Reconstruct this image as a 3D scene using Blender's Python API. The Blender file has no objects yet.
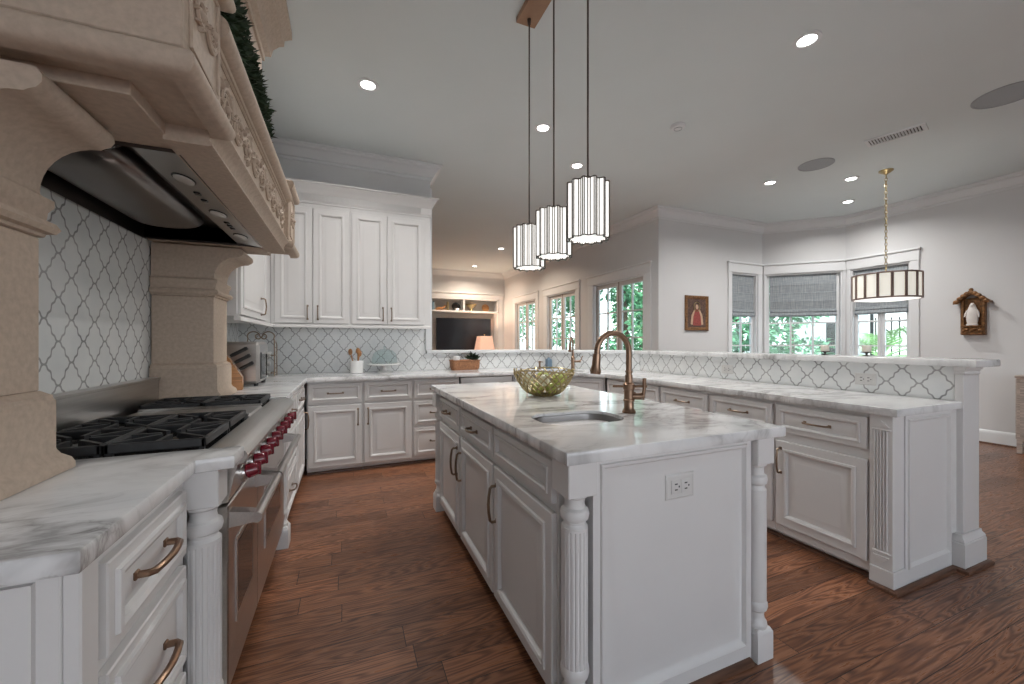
import bpy, bmesh, math, random
from mathutils import Vector, Matrix
R_ = math.radians; PI = math.pi
rnd = random.Random(7)
sc = bpy.context.scene
C_ = sc.collection

# ------------------------------------------------------------------ camera, world, sun, exposure
cam_d = bpy.data.cameras.new('camera'); cam = bpy.data.objects.new('camera', cam_d); C_.objects.link(cam)
cam.location = (0, 0, 1.242); cam.rotation_euler = (R_(90), 0, R_(-22.64))
cam_d.sensor_width = 36; cam_d.lens = 398 / 1024 * 36; cam_d.clip_start = .02; cam_d.clip_end = 200
sc.camera = cam
sc.view_settings.view_transform = 'Standard'; sc.view_settings.look = 'None'
sc.view_settings.gamma = 1; sc.view_settings.use_curve_mapping = False
sc.view_settings.exposure = 0.24
wd = bpy.data.worlds.new('sky'); sc.world = wd; wd.use_nodes = True
wn = wd.node_tree.nodes; wl = wd.node_tree.links; wn.clear()
wo = wn.new('ShaderNodeOutputWorld'); wb = wn.new('ShaderNodeBackground'); wr = wn.new('ShaderNodeValToRGB')
wt = wn.new('ShaderNodeTexCoord'); wx = wn.new('ShaderNodeSeparateXYZ')
wl.new(wt.outputs['Generated'], wx.inputs[0]); wl.new(wx.outputs[2], wr.inputs[0]); wl.new(wr.outputs[0], wb.inputs[0]); wl.new(wb.outputs[0], wo.inputs[0])
wr.color_ramp.elements[0].color = (.93, .96, 1, 1); wr.color_ramp.elements[1].color = (.62, .78, 1, 1)
wb.inputs[1].default_value = 3.2
sun_d = bpy.data.lights.new('sun', 'SUN'); sun_d.energy = 4.0; sun_d.angle = R_(4); sun_d.color = (1, .96, .88)
sun = bpy.data.objects.new('sun', sun_d); C_.objects.link(sun); sun.rotation_euler = (R_(38), R_(-16), 0)

# ------------------------------------------------------------------ materials
def newmat(name):
    m = bpy.data.materials.new(name); m.use_nodes = True
    return m, m.node_tree.nodes, m.node_tree.links, m.node_tree.nodes['Principled BSDF']
def pm(name, col, rough=.5, metal=0, noise=0, nscale=40, bump=0, trans=0, alpha=1, emis=None, es=0, spec=None, coat=0, stretch=None):
    m, n, l, b = newmat(name)
    b.inputs['Base Color'].default_value = (*col, 1); b.inputs['Roughness'].default_value = rough; b.inputs['Metallic'].default_value = metal
    b.inputs['Transmission Weight'].default_value = trans; b.inputs['Alpha'].default_value = alpha
    if spec is not None: b.inputs['Specular IOR Level'].default_value = spec
    if coat: b.inputs['Coat Weight'].default_value = coat
    if emis: b.inputs['Emission Color'].default_value = (*emis, 1); b.inputs['Emission Strength'].default_value = es
    if noise or bump:
        t = n.new('ShaderNodeTexCoord'); x = n.new('ShaderNodeTexNoise'); x.inputs['Scale'].default_value = nscale; x.inputs['Detail'].default_value = 5
        if stretch:
            mp = n.new('ShaderNodeMapping'); mp.inputs['Scale'].default_value = stretch; l.new(t.outputs['Object'], mp.inputs[0]); l.new(mp.outputs[0], x.inputs['Vector'])
        else: l.new(t.outputs['Object'], x.inputs['Vector'])
        if noise:
            r = n.new('ShaderNodeValToRGB')
            r.color_ramp.elements[0].position = .3; r.color_ramp.elements[1].position = .7
            r.color_ramp.elements[0].color = (*[c * (1 - noise) for c in col], 1); r.color_ramp.elements[1].color = (*[min(1, c * (1 + noise)) for c in col], 1)
            l.new(x.outputs[0], r.inputs[0]); l.new(r.outputs[0], b.inputs['Base Color'])
        if bump:
            u = n.new('ShaderNodeBump'); u.inputs['Strength'].default_value = bump; u.inputs['Distance'].default_value = .002
            l.new(x.outputs[0], u.inputs['Height']); l.new(u.outputs[0], b.inputs['Normal'])
    return m
def math_(n, l, op, a, b=None, c=None):
    q = n.new('ShaderNodeMath'); q.operation = op
    for i, v in enumerate((a, b, c)):
        if v is None: continue
        if isinstance(v, (int, float)): q.inputs[i].default_value = v
        else: l.new(v, q.inputs[i])
    return q.outputs[0]
def ramp(n, l, fac, stops):
    r = n.new('ShaderNodeValToRGB'); e = r.color_ramp.elements
    while len(e) < len(stops): e.new(.5)
    for k, (p, c) in zip(e, stops): k.position = p; k.color = (*c, 1)
    l.new(fac, r.inputs[0]); return r.outputs[0]
def mixc(n, l, fac, a, b, mode='MIX'):
    q = n.new('ShaderNodeMix'); q.data_type = 'RGBA'; q.blend_type = mode
    for s, v in ((0, fac), (6, a), (7, b)):
        if isinstance(v, (int, float)): q.inputs[s].default_value = v
        elif isinstance(v, tuple): q.inputs[s].default_value = (*v, 1)
        else: l.new(v, q.inputs[s])
    return q.outputs[2]
def mat_floor():
    m, n, l, b = newmat('oak_floor')
    t = n.new('ShaderNodeTexCoord'); s = n.new('ShaderNodeSeparateXYZ'); l.new(t.outputs['Object'], s.inputs[0])
    X, Y = s.outputs[0], s.outputs[1]
    rw = .128
    yr = math_(n, l, 'DIVIDE', Y, rw); row = math_(n, l, 'FLOOR', yr); fy = math_(n, l, 'FRACT', yr)
    w1 = n.new('ShaderNodeTexWhiteNoise'); w1.noise_dimensions = '1D'; l.new(row, w1.inputs['W'])
    xs = math_(n, l, 'ADD', math_(n, l, 'DIVIDE', X, 1.35), math_(n, l, 'MULTIPLY', w1.outputs[0], 7.3))
    pl = math_(n, l, 'FLOOR', xs); fx = math_(n, l, 'FRACT', xs)
    cid = n.new('ShaderNodeCombineXYZ'); l.new(row, cid.inputs[0]); l.new(pl, cid.inputs[1])
    w2 = n.new('ShaderNodeTexWhiteNoise'); w2.noise_dimensions = '2D'; l.new(cid.outputs[0], w2.inputs['Vector'])
    rv = w2.outputs[0]
    # grain coordinates, shifted per plank
    gx = math_(n, l, 'ADD', math_(n, l, 'MULTIPLY', X, .62), math_(n, l, 'MULTIPLY', rv, 37.0))
    gy = math_(n, l, 'ADD', math_(n, l, 'MULTIPLY', Y, 7.0), math_(n, l, 'MULTIPLY', rv, 11.0))
    gc = n.new('ShaderNodeCombineXYZ'); l.new(gx, gc.inputs[0]); l.new(gy, gc.inputs[1])
    n1 = n.new('ShaderNodeTexNoise'); n1.inputs['Scale'].default_value = 1.3; n1.inputs['Detail'].default_value = 2; l.new(gc.outputs[0], n1.inputs['Vector'])
    bands = math_(n, l, 'SINE', math_(n, l, 'MULTIPLY', n1.outputs[0], 135.0))
    bands = math_(n, l, 'MULTIPLY_ADD', bands, .5, .5)
    f2 = n.new('ShaderNodeCombineXYZ'); l.new(math_(n, l, 'MULTIPLY', X, 6.0), f2.inputs[0]); l.new(math_(n, l, 'MULTIPLY', Y, 130.0), f2.inputs[1])
    n2 = n.new('ShaderNodeTexNoise'); n2.inputs['Scale'].default_value = 1.0; n2.inputs['Detail'].default_value = 4; l.new(f2.outputs[0], n2.inputs['Vector'])
    g = math_(n, l, 'MULTIPLY_ADD', bands, .36, math_(n, l, 'MULTIPLY', n2.outputs[0], .64))
    base = ramp(n, l, g, [(.22, (.072, .028, .015)), (.42, (.165, .070, .036)), (.60, (.245, .112, .060)), (.82, (.31, .155, .088))])
    tint = ramp(n, l, rv, [(0, (.74, .69, .66)), (.4, (.95, .91, .88)), (.7, (1.08, 1.03, .99)), (1, (1.32, 1.22, 1.15))])
    col = mixc(n, l, 1.0, base, tint, 'MULTIPLY')
    ey = math_(n, l, 'MINIMUM', fy, math_(n, l, 'SUBTRACT', 1.0, fy)); ex = math_(n, l, 'MINIMUM', fx, math_(n, l, 'SUBTRACT', 1.0, fx))
    gap = math_(n, l, 'MINIMUM', math_(n, l, 'MULTIPLY', ey, rw), math_(n, l, 'MULTIPLY', ex, 1.35))
    gm = math_(n, l, 'LESS_THAN', gap, .0016)
    col = mixc(n, l, gm, col, (.016, .007, .004))
    l.new(col, b.inputs['Base Color'])
    rg = math_(n, l, 'MULTIPLY_ADD', g, -.12, .36); l.new(rg, b.inputs['Roughness'])
    bu = n.new('ShaderNodeBump'); bu.inputs['Strength'].default_value = .25; bu.inputs['Distance'].default_value = .003
    hh = math_(n, l, 'SUBTRACT', math_(n, l, 'MULTIPLY', g, .3), gm); l.new(hh, bu.inputs['Height']); l.new(bu.outputs[0], b.inputs['Normal'])
    return m
def mat_marble(name, base=(.83, .83, .825), vein=(.21, .215, .225), amt=1.0, warm=(.36, .335, .315)):
    m, n, l, b = newmat(name)
    t = n.new('ShaderNodeTexCoord'); mp = n.new('ShaderNodeMapping'); mp.inputs['Rotation'].default_value = (.2, .1, .7); mp.inputs['Scale'].default_value = (1.0, 2.2, 1.0)
    l.new(t.outputs['Object'], mp.inputs[0])
    nz = n.new('ShaderNodeTexNoise'); nz.inputs['Scale'].default_value = 1.7; nz.inputs['Detail'].default_value = 6; nz.inputs['Roughness'].default_value = .55; nz.inputs['Distortion'].default_value = .6
    l.new(mp.outputs[0], nz.inputs['Vector'])
    d = math_(n, l, 'ABSOLUTE', math_(n, l, 'SUBTRACT', nz.outputs[0], .5))
    v1 = ramp(n, l, d, [(0, (1, 1, 1)), (.014, (.68, .68, .68)), (.05, (.16, .16, .16)), (.10, (0, 0, 0))])
    nb = n.new('ShaderNodeTexNoise'); nb.inputs['Scale'].default_value = 3.9; nb.inputs['Detail'].default_value = 7; nb.inputs['Distortion'].default_value = 1.1
    l.new(mp.outputs[0], nb.inputs['Vector'])
    d2 = math_(n, l, 'ABSOLUTE', math_(n, l, 'SUBTRACT', nb.outputs[0], .47))
    v2 = ramp(n, l, d2, [(0, (.5, .5, .5)), (.010, (.18, .18, .18)), (.03, (0, 0, 0))])
    ms = n.new('ShaderNodeTexNoise'); ms.inputs['Scale'].default_value = 1.4; ms.inputs['Detail'].default_value = 1; l.new(t.outputs['Object'], ms.inputs['Vector'])
    mask = ramp(n, l, ms.outputs[0], [(.36, (.12, .12, .12)), (.62, (1, 1, 1))])
    vv = mixc(n, l, 1.0, mixc(n, l, 1.0, v1, v2, 'ADD'), mask, 'MULTIPLY')
    bw = n.new('ShaderNodeRGBToBW'); l.new(vv, bw.inputs[0])
    vc = mixc(n, l, ms.outputs[0], vein, warm)
    col = mixc(n, l, math_(n, l, 'MULTIPLY', bw.outputs[0], amt), base, vc)
    cl = n.new('ShaderNodeTexNoise'); cl.inputs['Scale'].default_value = 2.4; cl.inputs['Detail'].default_value = 3; l.new(mp.outputs[0], cl.inputs['Vector'])
    col = mixc(n, l, 1.0, col, ramp(n, l, cl.outputs[0], [(.35, (.88, .89, .90)), (.6, (1, 1, 1))]), 'MULTIPLY')
    l.new(col, b.inputs['Base Color']); b.inputs['Roughness'].default_value = .10
    return m
def mat_tile():
    m, n, l, b = newmat('lantern_tile')
    uv = n.new('ShaderNodeUVMap'); uv.uv_map = 'tile'; s = n.new('ShaderNodeSeparateXYZ'); l.new(uv.outputs[0], s.inputs[0])
    u = math_(n, l, 'DIVIDE', s.outputs[0], .155); v = math_(n, l, 'DIVIDE', s.outputs[1], .165)
    p = math_(n, l, 'ADD', u, v); q = math_(n, l, 'SUBTRACT', u, v)
    def line(a, c):
        w = math_(n, l, 'SINE', math_(n, l, 'MULTIPLY', c, 2 * PI))
        w3 = math_(n, l, 'SINE', math_(n, l, 'MULTIPLY', c, 6 * PI))
        a2 = math_(n, l, 'ADD', a, math_(n, l, 'ADD', math_(n, l, 'MULTIPLY', w, .045), math_(n, l, 'MULTIPLY', w3, .026)))
        f = math_(n, l, 'FRACT', a2); return math_(n, l, 'ABSOLUTE', math_(n, l, 'SUBTRACT', f, .5))
    e = math_(n, l, 'MINIMUM', line(p, q), line(q, p))
    edge = ramp(n, l, e, [(0, (1, 1, 1)), (.032, (1, 1, 1)), (.044, (0, 0, 0)), (.9, (0, 0, 0))])
    bw = n.new('ShaderNodeRGBToBW'); l.new(edge, bw.inputs[0])
    t = n.new('ShaderNodeTexCoord'); nz = n.new('ShaderNodeTexNoise'); nz.inputs['Scale'].default_value = 9; nz.inputs['Detail'].default_value = 4; l.new(t.outputs['Object'], nz.inputs['Vector'])
    stone = ramp(n, l, nz.outputs[0], [(.3, (.26, .265, .27)), (.7, (.48, .48, .47))])
    white = ramp(n, l, nz.outputs[0], [(.3, (.72, .74, .74)), (.7, (.80, .81, .80))])
    l.new(mixc(n, l, bw.outputs[0], white, stone), b.inputs['Base Color'])
    b.inputs['Roughness'].default_value = .22
    return m
def mat_wood(name, a, bcol, sc_=(2, 30, 30), rough=.4):
    return pm(name, tuple((x + y) / 2 for x, y in zip(a, bcol)), rough, noise=.35, nscale=3, stretch=sc_)
M = dict(
    floor=mat_floor(), marble=mat_marble('calacatta_marble'), marble_soft=mat_marble('soft_marble', amt=.75), tile=mat_tile(),
    wall=pm('wall_paint', (.69, .695, .70), .8, noise=.012, nscale=3), ceil=pm('ceiling_paint', (.70, .755, .76), .85, noise=.012, nscale=2),
    trim=pm('trim_paint', (.74, .755, .765), .45, noise=.01, nscale=4), cab=pm('cabinet_paint', (.70, .69, .68), .38, noise=.015, nscale=5),
    stone=pm('cast_stone', (.50, .40, .315), .75, noise=.10, nscale=60, bump=.25), steel=pm('stainless', (.56, .54, .52), .28, 1, noise=.06, nscale=4, stretch=(60, 1, 60)),
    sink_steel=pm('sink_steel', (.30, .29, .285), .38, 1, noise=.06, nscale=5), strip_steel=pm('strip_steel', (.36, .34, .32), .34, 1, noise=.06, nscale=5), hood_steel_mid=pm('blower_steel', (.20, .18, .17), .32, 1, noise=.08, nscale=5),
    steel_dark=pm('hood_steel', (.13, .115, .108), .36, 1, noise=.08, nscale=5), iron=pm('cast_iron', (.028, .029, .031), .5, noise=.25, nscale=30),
    black=pm('black_enamel', (.012, .012, .013), .25, noise=.2, nscale=20), red=pm('red_knob', (.17, .009, .022), .25, noise=.1, nscale=30, coat=.5),
    bronze=pm('champagne_bronze', (.29, .19, .13), .32, 1, noise=.1, nscale=30), pewter=pm('pull_bronze', (.24, .175, .125), .35, 1, noise=.1, nscale=30),
    brass=pm('antique_brass', (.45, .36, .20), .3, 1, noise=.1, nscale=30), chand=pm('rose_metal', (.30, .225, .20), .4, .5, noise=.1, nscale=40), ribm=pm('pendant_bronze', (.085, .068, .058), .4, .7, noise=.1, nscale=40),
    canopy=pm('canopy_bronze', (.33, .20, .125), .45, .3, noise=.1, nscale=12),
    shade_lit=pm('opal_glass', (.9, .9, .88), .3, noise=.02, nscale=8, emis=(1, .97, .92), es=.8),
    shade_amber=pm('cream_glass', (.85, .84, .76), .3, noise=.03, nscale=8, emis=(1, .97, .86), es=.42),
    bulb=pm('lamp_lens', (1, 1, 1), .4, noise=.01, nscale=10, emis=(1, .98, .94), es=14), bulb_soft=pm('hood_lens', (.62, .60, .56), .2, noise=.03, nscale=20),
    outlet=pm('outlet_plastic', (.66, .65, .63), .35, noise=.01, nscale=9), slot=pm('slot_black', (.02, .02, .02), .6, noise=.1, nscale=9),
    grille=pm('speaker_cloth', (.40, .43, .45), .8, noise=.1, nscale=300), shoe=mat_wood('shoe_oak', (.16, .08, .05), (.10, .05, .03)),
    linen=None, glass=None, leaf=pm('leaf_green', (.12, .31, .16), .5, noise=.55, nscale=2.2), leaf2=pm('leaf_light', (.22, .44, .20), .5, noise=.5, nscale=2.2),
    bark=pm('bark', (.10, .07, .05), .9, noise=.3, nscale=12), garland=pm('boxwood', (.022, .043, .018), .6, noise=.6, nscale=9),
    gilt=pm('gilt_wood', (.20, .095, .035), .42, .35, noise=.6, nscale=40), plaster=pm('white_plaster', (.72, .68, .64), .6, noise=.06, nscale=20),
    tan=mat_wood('tan_wood', (.50, .24, .09), (.38, .17, .06)), wicker=pm('wicker', (.33, .15, .07), .7, noise=.5, nscale=90, bump=.8),
    ceramic=pm('white_ceramic', (.82, .82, .81), .15, noise=.01, nscale=10), plastic=pm('black_handle', (.015, .015, .016), .35, noise=.2, nscale=30),
    gold=pm('gold_wire', (.46, .37, .20), .30, 1, noise=.15, nscale=40), apple=pm('apple_green', (.50, .56, .14), .35, noise=.3, nscale=12), pale=pm('pale_fruit', (.75, .74, .55), .4, noise=.2, nscale=12),
    lampshade=pm('lamp_fabric', (.72, .50, .40), .8, noise=.03, nscale=50, emis=(1, .52, .36), es=.30), screen=pm('tv_screen', (.014, .016, .022), .12, noise=.1, nscale=3),
    lawn=pm('paving', (.34, .33, .32), .9, noise=.3, nscale=3), stucco=pm('white_stucco', (.80, .80, .78), .8, noise=.05, nscale=6), roof=pm('roof_grey', (.12, .13, .14), .7, noise=.2, nscale=10),
    dark_glass=pm('oven_glass', (.02, .018, .017), .08, noise=.1, nscale=5), palm=pm('palm_green', (.30, .50, .20), .5, noise=.4, nscale=3),
    sash=pm('sash_paint', (.66, .64, .62), .45, noise=.01, nscale=4), sash_dark=pm('weatherstrip', (.20, .14, .10), .6, noise=.15, nscale=20),
    frame_tan=mat_wood('washed_oak', (.50, .42, .37), (.44, .37, .32)), mirror=pm('antique_mirror', (.62, .66, .67), .12, 1, noise=.12, nscale=6),
    book1=pm('book_blue', (.16, .27, .36), .7, noise=.1, nscale=20), book2=pm('book_cream', (.62, .56, .47), .7, noise=.1, nscale=20), book3=pm('book_grey', (.25, .26, .27), .7, noise=.1, nscale=20),
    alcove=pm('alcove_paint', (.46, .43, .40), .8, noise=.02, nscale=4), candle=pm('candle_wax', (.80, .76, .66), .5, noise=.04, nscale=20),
    robe=pm('robe_red', (.30, .06, .05), .6, noise=.4, nscale=60), paint_bg=pm('icon_ground', (.10, .055, .04), .5, noise=.6, nscale=50), skin=pm('icon_skin', (.55, .38, .26), .6, noise=.1, nscale=30),
)
def mat_glass(name, tint, rough=0.0, w=.88):
    m, n, l, b = newmat(name); n.remove(b)
    o = n['Material Output']; g = n.new('ShaderNodeBsdfGlossy'); g.inputs['Roughness'].default_value = .02
    t = n.new('ShaderNodeBsdfTransparent'); t.inputs[0].default_value = (*tint, 1); f = n.new('ShaderNodeLayerWeight'); f.inputs[0].default_value = .5
    x = n.new('ShaderNodeMixShader'); k = math_(n, l, 'MULTIPLY_ADD', math_(n, l, 'POWER', f.outputs[1], 5.0), .55, .03)
    l.new(k, x.inputs[0]); l.new(t.outputs[0], x.inputs[1]); l.new(g.outputs[0], x.inputs[2]); l.new(x.outputs[0], o.inputs[0])
    return m
M['glass'] = mat_glass('window_glass', (.93, .99, .98)); M['clear'] = mat_glass('clear_glass', (.88, .93, .93))
def mat_linen():
    m, n, l, b = newmat('grey_linen')
    t = n.new('ShaderNodeTexCoord'); cols = []
    for s in ((4, 4, 60), (60, 60, 3)):
        mp = n.new('ShaderNodeMapping'); mp.inputs['Scale'].default_value = s; l.new(t.outputs['Object'], mp.inputs[0])
        z = n.new('ShaderNodeTexNoise'); z.inputs['Scale'].default_value = 1.5; z.inputs['Detail'].default_value = 4; l.new(mp.outputs[0], z.inputs['Vector']); cols.append(z.outputs[0])
    g = math_(n, l, 'MULTIPLY_ADD', cols[0], .4, math_(n, l, 'MULTIPLY', cols[1], .6))
    l.new(ramp(n, l, g, [(.35, (.20, .23, .25)), (.65, (.40, .43, .45))]), b.inputs['Base Color']); b.inputs['Roughness'].default_value = .9
    b.inputs['Transmission Weight'].default_value = 0
    return m
M['linen'] = mat_linen()

# ------------------------------------------------------------------ mesh helpers
class MB:
    def __init__(s): s.v = []; s.f = []; s.uv = None
    def add(s, vs, fs):
        o = len(s.v); s.v += [tuple(p) for p in vs]; s.f += [tuple(i + o for i in f) for f in fs]; return s
    def box(s, x0, x1, y0, y1, z0, z1, b=0):
        if x0 > x1: x0, x1 = x1, x0
        if y0 > y1: y0, y1 = y1, y0
        if z0 > z1: z0, z1 = z1, z0
        b = min(b, (x1 - x0) * .49, (y1 - y0) * .49, (z1 - z0) * .49)
        if b <= 0:
            return s.add([(x, y, z) for x in (x0, x1) for y in (y0, y1) for z in (z0, z1)], [(0, 1, 3, 2), (4, 6, 7, 5), (0, 4, 5, 1), (2, 3, 7, 6), (0, 2, 6, 4), (1, 5, 7, 3)])
        P = {}; vs = []
        for i in (0, 1):
            for j in (0, 1):
                for k in (0, 1):
                    X = (x0, x1)[i]; Y = (y0, y1)[j]; Z = (z0, z1)[k]; xi = X + (b if i == 0 else -b); yi = Y + (b if j == 0 else -b); zi = Z + (b if k == 0 else -b)
                    for a, p in enumerate(((X, yi, zi), (xi, Y, zi), (xi, yi, Z))): P[i, j, k, a] = len(vs); vs.append(p)
        fs = []
        for e in (0, 1):
            fs += [[P[e, j, k, 0] for j, k in ((0, 0), (1, 0), (1, 1), (0, 1))], [P[i, e, k, 1] for i, k in ((0, 0), (1, 0), (1, 1), (0, 1))], [P[i, j, e, 2] for i, j in ((0, 0), (1, 0), (1, 1), (0, 1))]]
        for a in (0, 1):
            for c in (0, 1):
                fs.append([P[a, c, 0, 0], P[a, c, 1, 0], P[a, c, 1, 1], P[a, c, 0, 1]])
                fs.append([P[a, 0, c, 0], P[a, 1, c, 0], P[a, 1, c, 2], P[a, 0, c, 2]])
                fs.append([P[0, a, c, 1], P[1, a, c, 1], P[1, a, c, 2], P[0, a, c, 2]])
                for k in (0, 1): fs.append([P[a, c, k, 0], P[a, c, k, 1], P[a, c, k, 2]])
        return s.add(vs, fs)
    def loft(s, rings, cap0=True, cap1=True, closed=True):
        n = len(rings[0]); vs = [p for r in rings for p in r]; fs = []
        for i in range(len(rings) - 1):
            for j in range(n if closed else n - 1):
                k = (j + 1) % n; fs.append((i * n + j, i * n + k, (i + 1) * n + k, (i + 1) * n + j))
        if cap0: fs.append(tuple(range(n)))
        if cap1: fs.append(tuple(range((len(rings) - 1) * n, len(rings) * n)))
        return s.add(vs, fs)
    def panel(s, x0, x1, z0, z1, y, rings):         # lofted rectangles; outward is -y
        return s.loft([[(x0 + i, y - d, z0 + i), (x1 - i, y - d, z0 + i), (x1 - i, y - d, z1 - i), (x0 + i, y - d, z1 - i)] for i, d in rings])
    def lathe(s, prof, cx=0, cy=0, n=24, rf=None, z0=0):
        rr = []
        for r, z in prof: rr.append([(cx + r * (rf(j / n, z) if rf else 1) * math.cos(2 * PI * j / n), cy + r * (rf(j / n, z) if rf else 1) * math.sin(2 * PI * j / n), z + z0) for j in range(n)])
        return s.loft(rr)
    def tube(s, path, r, n=8, closed=False, caps=True):
        P = [Vector(p) for p in path]; m = len(P); rings = []; up = None
        for i in range(m):
            a = P[(i - 1) % m] if (closed or i > 0) else P[i]; b = P[(i + 1) % m] if (closed or i < m - 1) else P[i]
            t = (b - a).normalized()
            if up is None: up = t.orthogonal().normalized()
            up = (up - t * up.dot(t)); up = up.normalized() if up.length > 1e-6 else t.orthogonal().normalized()
            w = t.cross(up); ri = r[i] if isinstance(r, (list, tuple)) else r
            rings.append([P[i] + (up * math.cos(2 * PI * k / n) + w * math.sin(2 * PI * k / n)) * ri for k in range(n)])
        if closed: rings.append(rings[0]); caps = False
        return s.loft(rings, caps, caps)
    def prism(s, poly, z0, z1): return s.loft([[(x, y, z0) for x, y in poly], [(x, y, z1) for x, y in poly]])
    def prism_y(s, poly, y0, y1): return s.loft([[(x, y0, z) for x, z in poly], [(x, y1, z) for x, z in poly]])
    def prism_x(s, poly, x0, x1): return s.loft([[(x0, y, z) for y, z in poly], [(x1, y, z) for y, z in poly]])
    def sweep(s, prof, path, closed=False):         # prof (out, z); out is to the right of the walking direction
        n = len(path); rings = []
        for i in range(n):
            p = Vector(path[i]); a = Vector(path[(i - 1) % n]) if (closed or i > 0) else None; b = Vector(path[(i + 1) % n]) if (closed or i < n - 1) else None
            d1 = (p - a).normalized() if a is not None else (b - p).normalized(); d2 = (b - p).normalized() if b is not None else d1
            n1 = Vector((d1.y, -d1.x)); n2 = Vector((d2.y, -d2.x)); m = (n1 + n2); m = m / max(.2, m.dot(n1))
            rings.append([(p.x + m.x * o, p.y + m.y * o, z) for o, z in prof])
        if closed: rings.append(rings[0]); return s.loft(rings, False, False)
        return s.loft(rings)
    def ball(s, c, r, n=12, m=8, sq=(1, 1, 1)):
        return s.loft([[(c[0] + r * sq[0] * math.sin(PI * i / m) * math.cos(2 * PI * j / n), c[1] + r * sq[1] * math.sin(PI * i / m) * math.sin(2 * PI * j / n), c[2] - r * sq[2] * math.cos(PI * i / m)) for j in range(n)] for i in [.02] + list(range(1, m)) + [m - .02]])
    def build(s, name, mat, parent=None, smooth=35, loc=None):
        me = bpy.data.meshes.new(name)
        vs = s.v if loc is None else [(x - loc[0], y - loc[1], z - loc[2]) for x, y, z in s.v]
        me.from_pydata(vs, [], s.f)
        bm = bmesh.new(); bm.from_mesh(me); bmesh.ops.recalc_face_normals(bm, faces=bm.faces); bm.to_mesh(me); bm.free()
        if s.uv:
            ul = me.uv_layers.new(name='tile')
            for lp in me.loops: ul.data[lp.index].uv = s.uv(vs[lp.vertex_index])
        for p in me.polygons: p.use_smooth = bool(smooth)
        if smooth: me.set_sharp_from_angle(angle=R_(smooth))
        me.materials.append(M[mat] if isinstance(mat, str) else mat)
        o = bpy.data.objects.new(name, me); C_.objects.link(o)
        if loc is not None: o.location = loc
        if parent: o.parent = parent
        return o
def tag(o, label, cat, group=None, kind=None):
    o['label'] = label; o['category'] = cat
    if group: o['group'] = group
    if kind: o['kind'] = kind
    return o
def thing(name, label, cat, loc=(0, 0, 0), rz=0, group=None):
    o = bpy.data.objects.new(name, None); C_.objects.link(o); o.empty_display_size = .1
    o.location = loc; o.rotation_euler = (0, 0, rz); return tag(o, label, cat, group)
def struct(mb, name, mat, label=None):
    o = mb.build(name, mat, None, 30); o['kind'] = 'structure'
    if label: o['label'] = label
    return o
def dup(root, loc, rz=None, label=None, group=None):
    r = root.copy(); C_.objects.link(r); r.location = loc
    if rz is not None: r.rotation_euler = (0, 0, rz)
    if label: r['label'] = label
    if group: r['group'] = group
    for ch in list(root.children):
        c = ch.copy(); C_.objects.link(c); c.parent = r
        for g in ch.children:
            d = g.copy(); C_.objects.link(d); d.parent = c
    return r
B = lambda *a: MB().box(*a)

# ------------------------------------------------------------------ setting
CH = 3.2
outline = [(-1.1, -3), (7.37, -3), (7.37, 3.80), (6.50, 4.67), (4.34, 4.67), (4.34, 10.9), (-1.1, 10.9)]
struct(MB().prism(outline, -.05, 0), 'floor', 'floor')
struct(MB().prism(outline, CH, CH + .12), 'ceiling', 'ceil')
struct(B(-40, 60, -40, 60, -.30, -.12), 'ground', 'lawn')
def wall(name, p0, p1, holes=(), t=.12, z1=CH, mat='wall'):      # holes (s0,s1,za,zb) along p0->p1; thickness to the left
    p0 = Vector(p0); p1 = Vector(p1); L = (p1 - p0).length; d = (p1 - p0) / L; nrm = Vector((-d.y, d.x)); mb = MB()
    def bx(s0, s1, za, zb):
        if s1 - s0 < 1e-4 or zb - za < 1e-4: return
        q = [p0 + d * s0, p0 + d * s1, p0 + d * s1 + nrm * t, p0 + d * s0 + nrm * t]; mb.prism([(a.x, a.y) for a in q], za, zb)
    cur = 0
    for s0, s1, za, zb in sorted(holes): bx(cur, s0, 0, z1); bx(s0, s1, 0, za); bx(s0, s1, zb, z1); cur = s1
    bx(cur, L, 0, z1)
    return struct(mb, name, mat)
wall('wall_left', (-1.0, -3), (-1.0, 10.8), t=.1)
struct(B(-1.0, .87, 4.73, 4.86, 0, CH).box(-1.0, .87, 4.48, 4.73, 2.80, CH), 'wall_back', 'wall')
# low wall under the ledge and the raised bar
lw_in = [(.87, 4.73), (2.08, 4.73), (3.14, 3.67), (3.14, 1.098)]
lw_out = [(3.29, 1.098), (3.29, 3.72), (2.14, 4.87), (.87, 4.87)]
struct(MB().prism(lw_in + lw_out, 0, 1.105), 'wall_bar', 'cab')
FX = 4.22
fam = [(4.86, 6.20), (6.83, 8.02), (8.65, 9.85)]
Z0w, Z1w = .35, 2.28
wall('wall_window', (FX, 10.8), (FX, 4.671), [(10.8 - b, 10.8 - a, Z0w, Z1w) for a, b in fam])
BZ0, BZ1 = .75, 2.36
pA, pB, pC = (4.22, 4.55), (6.45, 4.55), (7.25, 3.75)
LB = math.hypot(.8, .8)
# outside corner: wall A runs from the window wall to the bay
wall('wall_bay_left', pA, pB, [(1.50, 2.10, BZ0, BZ1)])
wall('wall_bay_middle', pB, pC, [(.05, LB - .05, BZ0, BZ1)])
wall('wall_right', pC, (7.25, -3), [(.07, .77, BZ0, BZ1)])
wall('wall_rear', (7.25, -3), (-1.0, -3), [(3.2, 7.9, .8, 2.5)])  # unseen rear wall, added with an opening sized to set the fill light
struct(B(-1.0, 2.0, 10.7, 10.85, 0, CH).box(4.05, 4.25, 10.7, 10.85, 0, CH).box(2.0, 4.05, 10.7, 10.85, 2.46, CH).box(2.0, 4.05, 10.7, 10.85, 0, .5), 'wall_far', 'wall')
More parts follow.
